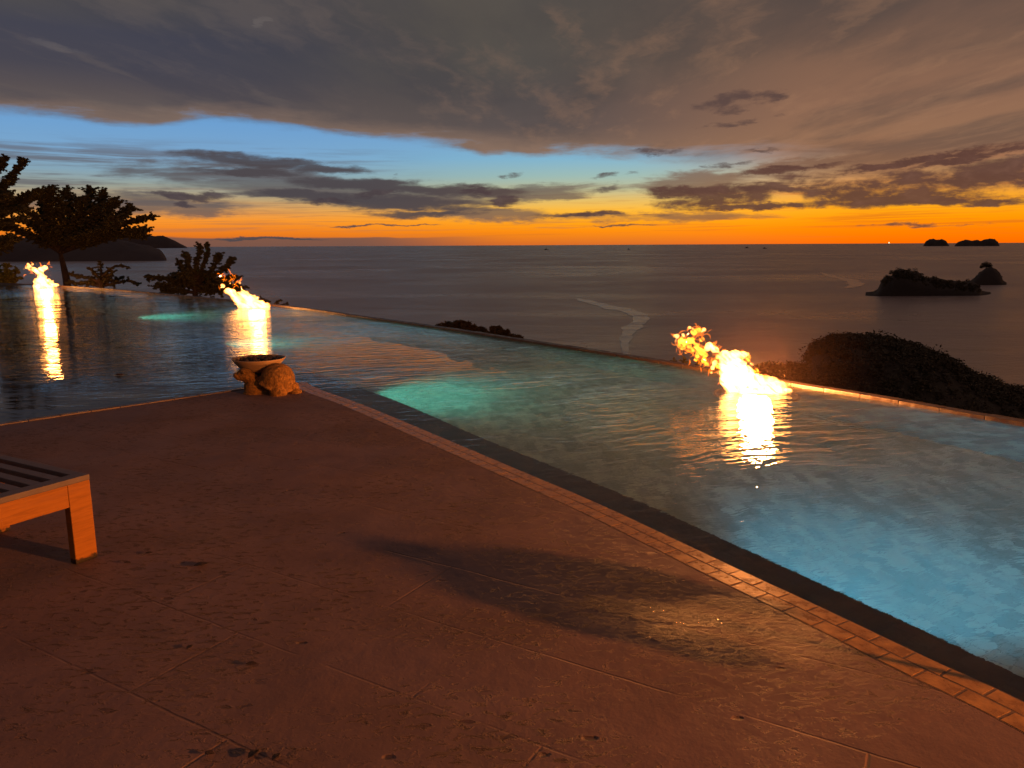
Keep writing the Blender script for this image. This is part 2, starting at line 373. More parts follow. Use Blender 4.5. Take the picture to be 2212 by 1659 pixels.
def mat_poolwater():
    mt, nt, out = material('pool_water')
    v = objco(nt); x, y, z = sep(nt, v)
    # wind ripples: crests roughly across the view, swinging round towards the left
    warp = (nt.noise(v, .45, 3)-.5)*1.3
    fine_w = (nt.noise(v, 2.1, 3, .6)-.5)*.20
    d1 = y*.94-x*.33+warp*.5+fine_w
    r1 = nt.noise(nt.comb((x*.94+y*.33)*1.3, d1*7.4, 0.), 1., 3, .55)
    r2_ = nt.noise(nt.comb(x*3.4, d1*15., 3.), 1., 3, .55)
    r3 = nt.noise(nt.comb(x*.9, y*2.4, 7.), 1., 2, .5)
    r4 = nt.noise(nt.comb(x*5., y*22., 5.), 1., 2, .5)
    r0 = nt.noise(nt.comb((x*.94+y*.33)*.45, d1*1.7, 11.), 1., 2, .5)
    ring = nt.m('SQRT', (x-2.1)*(x-2.1)+(y-7.2)*(y-7.2)*.6)
    gust = nt.smooth(y+(nt.noise(v, .45, 3)-.5)*2.6, 8.2, 10.4, .10, 1.).max(nt.smooth(ring+(nt.noise(v, .8, 3)-.5)*.8, 2.2, .7)*.42)
    gust2 = nt.smooth(nt.noise(v, .22, 3), .35, .62, .5, 1.)
    lee = nt.smooth(x, -3.2, -2.2, .55, 1.).max(nt.smooth(y, 11., 15.))
    r_far = nt.smooth(y-x*.35, 5.2, 9.4, 1.7, .85)*nt.smooth(y-x*.35, 9.5, 16., 1.25, .5)
    r00 = nt.noise(nt.comb((x*.94+y*.33)*.22, d1*.62, 17.), 1., 2, .5)*nt.smooth(y, 13., 24., 0., 6.)*2.4
    h = r00*.42*gust2+(r0*.7+r1*1.35+r2_*.62+r4*.06)*gust*gust2*lee*r_far+r3*.22+r4*.015
    g = nt.new('ShaderNodeBsdfGlass'); g.inputs['IOR'].default_value = 1.333; g.inputs['Roughness'].default_value = 0.0
    g.inputs['Color'].default_value = (.93, .98, .97, 1)
    bp = nt.new('ShaderNodeBump'); nt.put(bp.inputs['Height'], h); bp.inputs['Strength'].default_value = 1.; bp.inputs['Distance'].default_value = .027
    nt.l.new(bp.outputs[0], g.inputs['Normal']); nt.l.new(g.outputs[0], out.inputs[0])
    return mt
def mat_sea():
    mt, nt, out = material('sea_water')
    v = objco(nt); x, y, z = sep(nt, v)
    n1 = nt.noise(nt.comb(x*.012, y*.03, 0.), 1., 8, .72, .3)
    n2 = nt.noise(nt.comb(x*.0016, y*.0030, 2.), 1., 6, .62, .5)
    n3 = nt.noise(nt.comb(x*.10, y*.22, 2.), 1., 4, .6)
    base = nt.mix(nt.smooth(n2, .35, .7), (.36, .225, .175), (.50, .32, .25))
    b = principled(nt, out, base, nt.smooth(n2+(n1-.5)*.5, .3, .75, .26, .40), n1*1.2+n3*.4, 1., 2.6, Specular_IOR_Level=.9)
    return mt
def mat_simple(name, c1, c2, scale, rough=.7, bscale=None, bstr=.5, bdist=.02, **kw):
    mt, nt, out = material(name); v = objco(nt); n = nt.noise(v, scale, 5, .6)
    principled(nt, out, nt.mix(nt.smooth(n, .3, .7), c1, c2), rough, nt.noise(v, bscale or scale*4, 4, .6), bstr, bdist, **kw)
    return mt
def mat_wood():
    mt, nt, out = material('teak_wood'); v = objco(nt); x, y, z = sep(nt, v)
    g = nt.noise(nt.comb(x*4.5, y*4.5, z*60.), 1., 6, .7, .25)
    g2 = nt.noise(nt.comb(x*2., y*2., z*9.), 1., 3)
    base = nt.mix(nt.smooth(g, .30, .62), (.25, .088, .009), (.37, .138, .014))
    base = nt.mix(nt.smooth(g2, .52, .72)*.5, base, (.25, .10, .035))
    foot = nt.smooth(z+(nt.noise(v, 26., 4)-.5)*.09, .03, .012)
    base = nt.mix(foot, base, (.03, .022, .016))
    principled(nt, out, base, .5, g, .25, .003, Specular_IOR_Level=.25)
    return mt
def mat_topwood():
    mt, nt, out = material('weathered_teak'); v = objco(nt)
    n = nt.noise(v, 12., 4)
    principled(nt, out, nt.mix(n, (.10, .07, .06), (.17, .125, .11)), .55, n, .3, .003)
    return mt
def mat_leaf(name, c1, c2):
    mt, nt, out = material(name)
    gi = nt.new('ShaderNodeNewGeometry')
    rnd = E(nt, gi.outputs['Random Per Island'])
    b = principled(nt, out, nt.mix(rnd, c1, c2), .65)
    return mt
def mat_flame(name, rgb, dens, sheet, streak=0, lo=.38, hi=.58):
    mt, nt, out = material(name)
    tr = nt.new('ShaderNodeBsdfTransparent'); em = nt.new('ShaderNodeEmission')
    em.inputs[0].default_value = tuple(rgb)+(1,); em.inputs[1].default_value = sheet
    ad = nt.new('ShaderNodeAddShader'); nt.l.new(tr.outputs[0], ad.inputs[0]); nt.l.new(em.outputs[0], ad.inputs[1])
    nt.l.new(ad.outputs[0], out.inputs[0])
    ve = nt.new('ShaderNodeEmission'); ve.inputs[0].default_value = tuple(rgb)+(1,); ve.inputs[1].default_value = dens
    if streak:
        # tongues: noise stretched along the wind-blown direction thins the gas to nothing at its skin
        v = objco(nt); x, y, z = sep(nt, v); sc_ = streak
        a = x*.75-z*.66; c = x*.66+z*.75
        nn = nt.noise(nt.comb(a*sc_*.55, y*sc_, c*sc_*1.5), 1., 4, .6, 1.1)
        nt.put(ve.inputs[1], nt.smooth(nn, lo, hi)*dens)
        mt.cycles.volume_step_rate = .16
    nt.l.new(ve.outputs[0], out.inputs[1])
    mt.cycles.emission_sampling = 'NONE'
    return mt
def mat_halo():  # faint scattering volume, added for the bloom around each flame
    mt, nt, out = material('flame_halo'); v = nt.new('ShaderNodeVolumeScatter'); v.inputs['Color'].default_value = (.95, .62, .45, 1); v.inputs['Anisotropy'].default_value = .0
    x, y, z = sep(nt, objco(nt)); z = z-.35
    r = nt.m('SQRT', x*x+y*y+z*z*1.25)
    nt.put(v.inputs['Density'], nt.smooth(r, .0, 1.4, .0052, 0.))
    nt.l.new(v.outputs[0], out.inputs[1]); return mt
M = dict(glow_halo=mat_halo(), deck=mat_deck(), tile=mat_tile(), grout=mat_grout(), lip=mat_lip(), lip2=mat_lip('deck_lip_stone', (.10, .062, .045), (.22, .14, .095)), ptile=mat_pooltile(), wtile=mat_pooltile('pool_wall_tile_dimmed', (.08, .10, .095), (.19, .22, .205), (.07, .085, .08)), shelf=mat_pooltile('pool_shelf_tile_unlit', (.030, .015, .010), (.050, .026, .018), (.024, .012, .008)), pwater=mat_poolwater(), sea=mat_sea(),  # wall and shelf: darker copies of the pool tile, weak light put into colour
         wood=mat_wood(), topwood=mat_topwood(),
         statue=mat_simple('turtle_stone', (.13, .060, .010), (.36, .165, .026), 34., .8, 85., 1., .02),
         bowl=mat_simple('bowl_concrete', (.30, .19, .10), (.40, .26, .14), 6., .6, 40., .3, .004),
         rock=mat_simple('lava_rock', (.035, .022, .018), (.09, .05, .04), 20., .8, 60., .8, .01),
         hill=mat_simple('hill_soil', (.045, .026, .012), (.065, .038, .018), .05, .9, .4, .6, .5),
         headl=mat_simple('hazed_headland', (.10, .062, .055), (.13, .085, .07), .004, .9, .02, .6, 10.), far=mat_simple('headland_rock', (.045, .027, .017), (.07, .042, .028), .004, .9, .02, .6, 10.),  # left headlands: distance haze put into a paler base colour
         leaf=mat_leaf('leaf_green', (.050, .048, .016), (.105, .090, .030)),
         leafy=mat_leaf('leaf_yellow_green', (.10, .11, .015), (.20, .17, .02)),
         canopy=mat_leaf('canopy_green', (.065, .042, .014), (.115, .070, .024)),
         bark=mat_simple('bark', (.035, .022, .014), (.07, .045, .03), 5., .9, 30., .8, .02),
         fire=mat_flame('flame_gas', (1., .38, .085), 110., .03, 13., .40, .60), fire_far=mat_flame('flame_gas_far', (1., .36, .075), 60., .02, 5.5, .38, .60), fire_mid=mat_flame('flame_gas_thin', (1., .27, .015), 130., .015, 19., .47, .60),
         fire_thin=mat_flame('flame_wisp_gas', (1., .17, .002), 60., .16),
         dry=mat_simple('dry_leaf', (.035, .016, .009), (.09, .045, .022), 30., .6),
         foam=mat_simple('smooth_water', (.38, .25, .20), (.50, .34, .27), .02, .27, .03, 1., 2.),
         boat=mat_simple('boat_paint', (.05, .04, .035), (.08, .06, .05), .2),
         )

# ------------------------------------------------------------------ curves of the plan
def resample(pts, n):
    L = [0]
    for a, b in zip(pts, pts[1:]): L.append(L[-1]+(b-a).length)
    out = []; 
    # catmull-rom
    def cr(i, t):
        p0 = pts[max(i-1, 0)]; p1 = pts[i]; p2 = pts[i+1]; p3 = pts[min(i+2, len(pts)-1)]
        return .5*((2*p1)+(p2-p0)*t+(2*p0-5*p1+4*p2-p3)*t*t+(3*p1-p0-3*p2+p3)*t*t*t)
    dense = [cr(i, k/30) for i in range(len(pts)-1) for k in range(30)]+[pts[-1]]
    LL = [0]
    for a, b in zip(dense, dense[1:]): LL.append(LL[-1]+(b-a).length)
    j = 0
    for k in range(n):
        s = LL[-1]*k/(n-1)
        while j < len(LL)-2 and LL[j+1] < s: j += 1
        t = (s-LL[j])/max(LL[j+1]-LL[j], 1e-9)
        out.append(dense[j].lerp(dense[j+1], t))
    return out
def offset(c, d):                        # to the right-hand side of travel when d > 0
    out = []
    for i, p in enumerate(c):
        t = (c[min(i+1, len(c)-1)]-c[max(i-1, 0)]).normalized()
        out.append(p+Vector((t.y, -t.x, 0))*d)
    return out
def flat(v, z=0): return Vector((v.x, v.y, z))
S_px = [(656, 845), (756, 883), (1077, 1026), (1241, 1100), (1404, 1181), (1533, 1246), (1724, 1340), (1951, 1455), (2170, 1563)]
S = [Vector((-2.63, 8.95, 0))]+[P(*p) for p in S_px]+[Vector((1.93, 1.72, 0)), Vector((2.22, .75, 0)), Vector((2.35, -.6, 0)), Vector((2.2, -2.5, 0)), Vector((1.6, -5, 0))]
S = resample(S, 260)
corner = Vector((-2.63, 8.95, 0))
Ldir = Vector((-.69, -.724, 0)).normalized()
Lp = [corner+Ldir*t for t in (0, 3, 8, 16)]
E_px = [(145, 620), (300, 632), (590, 661), (800, 690), (930, 708), (1130, 739), (1450, 790), (1720, 837), (1900, 866), (2212, 922)]
Ep = [Vector((-34, 38, WZ)), Vector((-25, 35.6, WZ))]+[P(*p, WZ) for p in E_px]+[Vector((6.9, 3.1, WZ)), Vector((9.2, -1.6, WZ)), Vector((11.2, -7, WZ)), Vector((12.4, -13, WZ))]
EC = resample(Ep, 160)
B_px = [(260, 685), (455, 735), (780, 838), (1050, 950), (1350, 1070), (1550, 1160), (1750, 1250), (2000, 1365), (2212, 1465)]
SD = .42                                # shelf depth under the water
Bp = [Vector((-22, 34, 0)), Vector((-15.5, 25.7, 0))]+[flat(PW(*p, SD)) for p in B_px]+[Vector((2.75, 1.8, 0)), Vector((3.1, .4, 0)), Vector((3.3, -2, 0)), Vector((3.2, -6, 0)), Vector((2.9, -12, 0))]
BC = resample(Bp, 140)

# ------------------------------------------------------------------ deck
def ngon_prism(name, poly, z0, z1, mat, parent=None):
    bm = bmesh.new()
    top = [bm.verts.new((p.x, p.y, z1)) for p in poly]; bot = [bm.verts.new((p.x, p.y, z0)) for p in poly]
    f = bm.faces.new(top); n = len(poly)
    bm.faces.new(bot[::-1])
    for i in range(n): bm.faces.new((top[i], bot[i], bot[(i+1) % n], top[(i+1) % n]))
    bmesh.ops.triangulate(bm, faces=[f for f in bm.faces if len(f.verts) > 4])
    return from_bm(name, bm, mat, parent)
deck_poly = [p.copy() for p in S]+[Vector((-14, -6, 0)), Vector((-16, -4, 0)), Lp[3], Lp[2], Lp[1]]
tag(ngon_prism('deck', deck_poly, -.30, 0., M['deck']), kind='structure')

# coping: bed (grout) + bevelled tiles in two rows on the pool side
def strip(name, a, b, z0a, z1, mat, parent=None):
    V = []; Fc = []; n = len(a)
    for p, q in zip(a, b): V += [(p.x, p.y, z0a), (p.x, p.y, z1), (q.x, q.y, z1), (q.x, q.y, z0a)]
    for i in range(n-1):
        for k in range(4): Fc.append((4*i+k, 4*i+(k+1) % 4, 4*i+4+(k+1) % 4, 4*i+4+k))
    Fc += [(0, 3, 2, 1), (4*n-4, 4*n-3, 4*n-2, 4*n-1)]
    return mesh(name, V, Fc, mat, parent)
tag(strip('coping_bed', offset(S, -.006), offset(S, -.192), -.32, -.0022, M['grout']), kind='structure')
def tile_row(bm, c, d0, d1, zt, thick, L, phase):
    a = offset(c, -d0); b = offset(c, -d1)
    LL = [0]
    for p, q in zip(c, c[1:]): LL.append(LL[-1]+(q-p).length)
    def at(cv, s):
        s = min(max(s, 0), LL[-1]-1e-4)
        j = max(i for i in range(len(LL)) if LL[i] <= s); j = min(j, len(c)-2)
        return cv[j].lerp(cv[j+1], (s-LL[j])/(LL[j+1]-LL[j]))
    s = phase-L
    while s < LL[-1]:
        s0 = max(s, 0)+.004; s1 = min(s+L, LL[-1])-.004
        if s1-s0 > .03:
            dz_ = random.uniform(-.0003, .0003); tl = random.uniform(-.0003, .0003)
            P4 = [at(a, s0), at(a, s1), at(b, s1), at(b, s0)]
            top = [bm.verts.new((p.x, p.y, zt+dz_+(tl if k in (0, 3) else -tl))) for k, p in enumerate(P4)]
            bot = [bm.verts.new((p.x, p.y, zt-thick)) for p in P4]
            fs = [bm.faces.new(top), bm.faces.new(bot[::-1])]+[bm.faces.new((top[k], bot[k], bot[(k+1) % 4], top[(k+1) % 4])) for k in range(4)]
            es = list(fs[0].edges)
            bmesh.ops.bevel(bm, geom=es, offset=.002, segments=2, affect='EDGES')
        s += L
bm = bmesh.new()
tile_row(bm, S, .010, .098, -.001, .03, .152, .1)
tile_row(bm, S, .104, .188, -.0012, .03, .152, .0)
tag(from_bm('coping', bm, M['tile']), kind='structure')
# thin raised lip on the left side of the deck corner
LC = [corner+Ldir*t for t in np.linspace(0, 16, 60)]
for i, p in enumerate(LC): p.z = 0
bm = bmesh.new()
for i in range(len(LC)-1):
    d = (LC[i+1]-LC[i]); n = Vector((-d.y, d.x, 0)).normalized()*-1
    c = (LC[i]+LC[i+1])/2+n*.045
    add_box(bm, (c.x, c.y, -.045+random.uniform(-.002, .002)), d*.494, n*.04, (0, 0, .055), .008)
tag(from_bm('coping_edge', bm, M['lip2']), kind='structure')

# ------------------------------------------------------------------ pool basin
FD = WZ-1.25; SZ = WZ-SD
bw = EC[::-1]                            # infinity edge travelled from right to left
def poly_mesh(name, poly, z, mat):
    bm = bmesh.new(); f = bm.faces.new([bm.verts.new((p.x, p.y, z)) for p in poly])
    bmesh.ops.triangulate(bm, faces=[f]); 
    for f in bm.faces:
        if f.normal.z < 0: f.normal_flip()
    return bm
Sout = offset(S, -.15)
basin = bmesh.new()
def addpoly(bm, poly, z):
    f = bm.faces.new([bm.verts.new((p.x, p.y, z)) for p in poly]); return f
def wall(bm, c, z0, z1):
    a = [bm.verts.new((p.x, p.y, z0)) for p in c]; b = [bm.verts.new((p.x, p.y, z1)) for p in c]
    for i in range(len(c)-1): bm.faces.new((a[i], a[i+1], b[i+1], b[i]))
fs = [addpoly(basin, EC+BC[::-1], FD)]
bmesh.ops.triangulate(basin, faces=fs)
wall(basin, BC, FD, SZ)
me = bpy.data.meshes.new('pool_basin'); basin.to_mesh(me); basin.free(); me.materials.append(M['ptile'])
o = bpy.data.objects.new('pool_basin', me); COL.objects.link(o); tag(o, kind='structure')
pw_ = bmesh.new(); wall(pw_, EC, FD, WZ-.004); tag(from_bm('pool_wall', pw_, M['wtile']), kind='structure')
shelf = bmesh.new(); f = addpoly(shelf, BC+[Vector((1.4, -12, 0))]+S[::-1][0:]+[Lp[1], Lp[2], Lp[3], Vector((-40, 10, 0)), Vector((-40, 34, 0))], SZ+.002)
bmesh.ops.triangulate(shelf, faces=[f])
tag(from_bm('pool_shelf', shelf, M['shelf']), kind='structure')
wp = [flat(p) for p in offset(EC, -.0)]+[Vector((3.2, -13, 0))]+[flat(p) for p in offset(S, -.10)][::-1]+[p+Vector((.03, -.03, 0)) for p in Lp[1:]]+[Vector((-40, 10, 0)), Vector((-40, 38, 0))]
bm = bmesh.new(); f = bm.faces.new([bm.verts.new((p.x, p.y, WZ)) for p in wp]); bmesh.ops.triangulate(bm, faces=[f])
bmesh.ops.recalc_face_normals(bm, faces=bm.faces)
for f in bm.faces:
    if f.normal.z < 0: f.normal_flip()
me = bpy.data.meshes.new('pool_water'); bm.to_mesh(me); bm.free(); me.materials.append(M['pwater'])
o = bpy.data.objects.new('pool_water', me); COL.objects.link(o); tag(o, kind='structure')

# infinity edge wall: capstones
bm = bmesh.new()
LL = [0]
for p, q in zip(EC, EC[1:]): LL.append(LL[-1]+(q-p).length)
capL = .42; ss = 0
def atE(s):
    j = max(i for i in range(len(LL)) if LL[i] <= s); j = min(j, len(EC)-2)
    return EC[j].lerp(EC[j+1], (s-LL[j])/(LL[j+1]-LL[j]))
while ss+capL < LL[-1]:
    a, b = atE(ss), atE(ss+capL)
    d = (b-a); n = Vector((-d.y, d.x, 0)).normalized()
    c = (a+b)/2+n*.075
    add_box(bm, (c.x, c.y, WZ+.006+random.uniform(-.003, .003)), d*.497, n*.07, (0, 0, .03), .008)
    ss += capL
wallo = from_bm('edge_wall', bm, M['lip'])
tag(wallo, 'low stone capped infinity edge wall curving along the far side of the pool', 'wall')
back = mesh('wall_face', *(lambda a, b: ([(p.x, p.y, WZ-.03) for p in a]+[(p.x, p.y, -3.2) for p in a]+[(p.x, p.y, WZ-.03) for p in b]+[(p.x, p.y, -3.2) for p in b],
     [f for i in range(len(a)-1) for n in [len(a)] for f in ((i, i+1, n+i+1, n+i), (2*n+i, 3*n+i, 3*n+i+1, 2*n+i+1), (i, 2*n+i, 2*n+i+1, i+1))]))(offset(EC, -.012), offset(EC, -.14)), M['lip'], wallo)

# underwater lamps in the shelf wall (set into the wall, shining toward the edge)
def uw(x, y, aim, col, power, size=.08, dist=None, spot=140, dn=-1.0):
    L = bpy.data.lights.new('underwater_light', 'SPOT'); L.energy = power; L.color = col; L.spot_size = rad(spot); L.spot_blend = 1.; L.shadow_soft_size = size
    o = bpy.data.objects.new('underwater_light', L); COL.objects.link(o); o.location = (x, y, WZ-.72)
    d = Vector((aim[0]-x, aim[1]-y, dn)); o.rotation_euler = d.to_track_quat('-Z', 'Y').to_euler()
    return o
TQ = (.16, 1., .72); BL = (.12, .64, 1.)
uw(-9.2, 18.9, (-6.5, 20.4), TQ, 170, spot=135, dn=-1.4)
uw(-5.2, 13.9, (-2.8, 15.4), TQ, 80, spot=135, dn=-1.4)
uw(-1.72, 9.5, (1.0, 10.0), TQ, 150, spot=135, dn=-1.4)
uw(1.75, 4.25, (4.2, 6.0), BL, 210)
uw(2.85, 2.5, (6, 3.6), BL, 400)

# ------------------------------------------------------------------ fires
def flame_balls(lst, to, dist, rdepth, parent, name, mat, voxel, disp):
    bm = bmesh.new(); s = dist/F*K/K
    for (x, y, r) in lst:
        X, Y, R_ = to(x, y, r)
        c = D(X, Y, dist+random.uniform(-1, 1)*rdepth)
        rr = R_*K*dist/F*1.42
        add_ball(bm, c, rr, 2, (1, random.uniform(1., 1.4), 1))
    o = from_bm(name, bm, mat, parent)
    md = o.modifiers.new('remesh', 'REMESH'); md.mode = 'VOXEL'; md.voxel_size = voxel; md.use_smooth_shade = True
    tx = bpy.data.textures.new('flame_clouds', 'CLOUDS'); tx.noise_scale = disp*5; tx.noise_depth = 3
    dm = o.modifiers.new('disp', 'DISPLACE'); dm.texture = tx; dm.strength = disp; dm.mid_level = .5; dm.texture_coords = 'LOCAL'
    return o
def curl(bm, c, L, r, ang):
    pts = []; rr = []
    n = 6; a = ang; p = Vector(c); k = random.uniform(-1, 1)*.55
    for i in range(n+1):
        t = i/n
        pts.append(p.copy()); rr.append(r*(math.sin(math.pi*min(max(t, .06), .94))**.7))
        a += k; p = p+Vector((math.cos(a), random.uniform(-.3, .3), math.sin(a)))*L/n
    add_tube(bm, pts, rr, 6)
def fire(loc, dist, balls, to, label, power, lampz, curls=None, rdepth=.08, voxel=.014, disp=.05, lampdx=0, rad_=.22):
    root = empty('fire_bowl', loc)
    tag(root, label, 'fire bowl', 'gas fire bowls burning along the pool edge')
    V, Fc = lathe([(.30, -.28), (.40, -.10), (.43, .010), (.445, .016), (.46, .010), (.46, -.06), (.40, -.22), (.30, -.30)], 40)
    mesh('bowl', V, Fc, M['rock'], root, True)
    bm = bmesh.new()
    for k in range(46):
        a = random.uniform(0, 6.28); r = .36*math.sqrt(random.random())
        add_ball(bm, (r*math.cos(a), r*math.sin(a), -.02+random.uniform(-.01, .02)), random.uniform(.03, .05), 1, (1, random.uniform(.7, 1.1), .7))
    for v in bm.verts: v.co += Vector((random.uniform(-1, 1), random.uniform(-1, 1), random.uniform(-1, 1)))*.006
    tag(from_bm('lava_rocks', bm, M['rock'], root), kind='stuff')
    L = bpy.data.lights.new('fire_light', 'POINT'); L.energy = power; L.color = (1., .32, .075); L.shadow_soft_size = rad_
    lo = bpy.data.objects.new('fire_light', L); COL.objects.link(lo); lo.parent = root; lo.location = (lampdx, 0, lampz)
    if balls:
        bm = bmesh.new(); add_ball(bm, (-.05, 0, .35), 1.5, 4, (1, 1, .85))
        geom = bm.verts[:]+bm.edges[:]+bm.faces[:]
        r_ = bmesh.ops.bisect_plane(bm, geom=geom, plane_co=(0, 0, .06), plane_no=(0, 0, 1), clear_inner=True)
        bmesh.ops.holes_fill(bm, edges=[e for e in bm.edges if e.is_boundary])
        tag(from_bm('glow_halo', bm, M['glow_halo'], root), kind='stuff')  # added halo volume that carries the orange glow
        fl = flame_balls(balls, to, dist, rdepth, root, 'flame', M['fire'] if dist < 12 else M['fire_far'], voxel, disp)
        fl.matrix_parent_inverse = Matrix.Translation(-Vector(loc))
    if curls:
        bm = bmesh.new(); curls(bm)
        c = from_bm('flame_wisp', bm, M['fire_thin'], root, True); tag(c, kind='stuff'); c.matrix_parent_inverse = Matrix.Translation(-Vector(loc))
    return root
# crop helpers: coordinates read off three enlargements of the survey print
def to3(x, y, r): return ((2600+x/3.16)*.54, (1250+y/3.16)*.54, r/3.16*.54)
def to2(x, y, r): return ((800+x/2.5517)*.54, (1000+y/2.5517)*.54, r/2.5517*.54)
def to1(x, y, r): return (x/3.3175*.54, (1000+y/3.3175)*.54, r/3.3175*.54)
f3 = [(1000,940,55),(1080,920,80),(1200,940,90),(1330,960,90),(1450,975,80),(1560,990,72),(1660,1000,55),(1740,1005,40),(1100,850,120),(980,850,75),(950,750,60),(1000,650,95),(950,560,60),(1080,560,66),(1180,540,42),(1100,700,90),(1200,780,85),(1300,880,90),(1450,870,62),(1550,900,65),(1650,930,50),(1400,820,30),
      (750,425,36),(780,450,32),(820,475,34),(720,460,30),(870,500,22),(845,560,26),(820,640,28),(790,700,22),(780,760,15),(860,750,22),(1190,640,24),(1290,650,18),(1370,775,12),(1230,530,20),(890,620,20),
      (345,300,24),(420,290,20),(480,275,14),(325,360,16),(310,300,20),(500,195,22),(540,205,14),(685,215,20),(655,240,14)]
f2 = [(430,560,38),(500,550,50),(580,560,38),(640,570,28),(690,565,22),(380,520,28),(350,480,25),(330,440,28),(290,425,26),(255,430,15),(450,470,42),(440,430,20),(420,380,11),(410,340,11),(480,430,12),(500,510,45),(560,490,26),(590,485,12),(630,540,20),(230,365,16),(212,385,8),(308,340,6),(210,270,6),(240,235,4),(400,480,42),(425,405,12)]
f1 = [(480,480,28),(540,490,38),(600,490,38),(660,480,28),(720,470,24),(760,462,16),(490,420,34),(550,420,42),(600,420,28),(650,400,14),(680,430,20),(550,370,34),(600,350,16),(540,320,30),(500,280,28),(550,260,28),(600,235,24),(450,260,24),(400,240,22),(350,235,14),(370,190,12),(430,190,10),(320,250,9),(670,300,5),(672,335,6),(675,375,5),(712,405,6),(385,210,14)]
def curls3(bm):
    d = 8.35
    for (x, y, r) in f3[:32]:
        for q in range(3):
            a = random.uniform(-.4, 3.4); X, Y, _ = to3(x+math.cos(a)*r, y-math.sin(a)*r, 1); s = 1/3.16*.54*K*d/F
            curl(bm, D(X, Y, d+random.uniform(-.1, .1)), random.uniform(40, 90)*s, random.uniform(5, 12)*s, a+random.uniform(-.3, 1.))
    for k in range(85):
        t = random.random()
        if t < .6: x = random.uniform(320, 720); y = random.uniform(290, 600)
        elif t < .85: x = random.uniform(430, 720); y = random.uniform(180, 420)
        else: x = random.uniform(620, 760); y = random.uniform(500, 700)
        if x < 460 and y > 520: y -= 120
        X, Y, _ = to3(x, y, 1); s = 1/3.16*.54*K*d/F
        curl(bm, D(X, Y, d+random.uniform(-.12, .12)), random.uniform(60, 150)*s, random.uniform(4, 11)*s, random.uniform(0, 6.28))
    for (x, y, L_, r) in [(430, 470, 130, 16), (580, 620, 110, 16), (720, 600, 120, 14), (660, 420, 130, 16), (520, 520, 120, 12), (380, 440, 100, 18), (340, 390, 90, 14), (700, 660, 90, 12), (640, 230, 90, 10), (580, 180, 60, 8), (1350, 760, 60, 8), (1200, 660, 60, 8), (850, 690, 90, 9), (560, 560, 120, 14), (470, 240, 90, 14), (1240, 600, 60, 7)]:
        X, Y, _ = to3(x, y, 1); s = 1/3.16*.54*K*d/F
        curl(bm, D(X, Y, d), L_*s, r*s, random.uniform(-.5, 2.6))
def curlsN(to, sc_, box, d, n):
    def f(bm):
        for k in range(n):
            x = random.uniform(box[0], box[2]); y = random.uniform(box[1], box[3])
            X, Y, _ = to(x, y, 1); s = sc_*.54*K*d/F
            curl(bm, D(X, Y, d+random.uniform(-.1, .1)), random.uniform(30, 70)*s, random.uniform(3, 6)*s, random.uniform(0, 3.1))
    return f
f3b = [(600,420,34),(560,470,30),(520,350,34),(640,500,34),(450,380,34),(400,360,34),(600,540,28),(700,540,26),(560,250,34),(620,220,26),(680,600,30),(720,650,24),(660,340,24),(500,440,26),(580,600,22),(420,440,26),(460,500,20),(1230,600,26),(1260,560,18),(1340,740,30),(830,600,26),(860,680,24),(640,660,18),(380,420,22)]
L3 = Vector((2.70, 8.35, WZ-.12)); L2 = Vector((-6.75, 20.4, WZ-.12)); L1 = Vector((-18.7, 31.1, WZ-.12))
r3_ = fire(L3, 8.35, f3, to3, 'largest burning fire bowl at right, its flame torn to the left by wind', 1150, .31, curls3, .10, .011, .030, rad_=.18)
ft = flame_balls(f3b, to3, 8.35, .08, r3_, 'flame_tip', M['fire_mid'], .010, .035); ft.matrix_parent_inverse = Matrix.Translation(-L3)
fire(L2, 20.4, f2, to2, 'burning fire bowl behind the stone turtle, flame blown left', 90, .38, curlsN(to2, 1/2.5517, (200, 230, 440, 420), 20.4, 26), .12, .02, .06)
fire(L1, 31.1, f1, to1, 'most distant fire bowl burning at the left edge beside the lit bush', 150, .42, curlsN(to1, 1/3.3175, (310, 180, 680, 400), 31.1, 20), .12, .025, .07)
f4r = fire(Vector((8.8, -1.2, 1.45)), 8.35, None, to3, 'unseen fire bowl past the right side, held up by an added pillar', 6000, .42, rad_=.10)
bm = bmesh.new(); add_box(bm, (0, 0, -1.5), (.2, 0, 0), (0, .2, 0), (0, 0, 1.22), .02); from_bm('pillar', bm, M['lip'], f4r)  # pillar added to lift this out-of-view fire light above the deck

# ------------------------------------------------------------------ turtle statue with bowl
def toT(x, y): return ((800+x/2.5517)*.54, (1000+y/2.5517)*.54)
TD = 8.35
def TP(x, y, dd=0): return D(*toT(x, y), TD+dd)
US = TD/F*K*.54/2.5517
def skin(name, bm, mat, parent, voxel, dstr, dscale):
    o = from_bm(name, bm, mat, parent)
    md = o.modifiers.new('remesh', 'REMESH'); md.mode = 'VOXEL'; md.voxel_size = voxel; md.use_smooth_shade = True
    sm = o.modifiers.new('smooth', 'SMOOTH'); sm.iterations = 2; sm.factor = .5
    tx = bpy.data.textures.new('rough_stone', 'CLOUDS'); tx.noise_scale = dscale; tx.noise_depth = 4
    dm = o.modifiers.new('disp', 'DISPLACE'); dm.texture = tx; dm.strength = dstr; dm.mid_level = .5; dm.texture_coords = 'LOCAL'
    return o
base = P(*toT(680, 1510))
root = empty('turtle_statue', (base.x, base.y, 0))
tag(root, 'carved stone turtle on the deck corner holding an unlit bowl of lava rocks', 'statue')
inv = Matrix.Translation((-base.x, -base.y, 0))
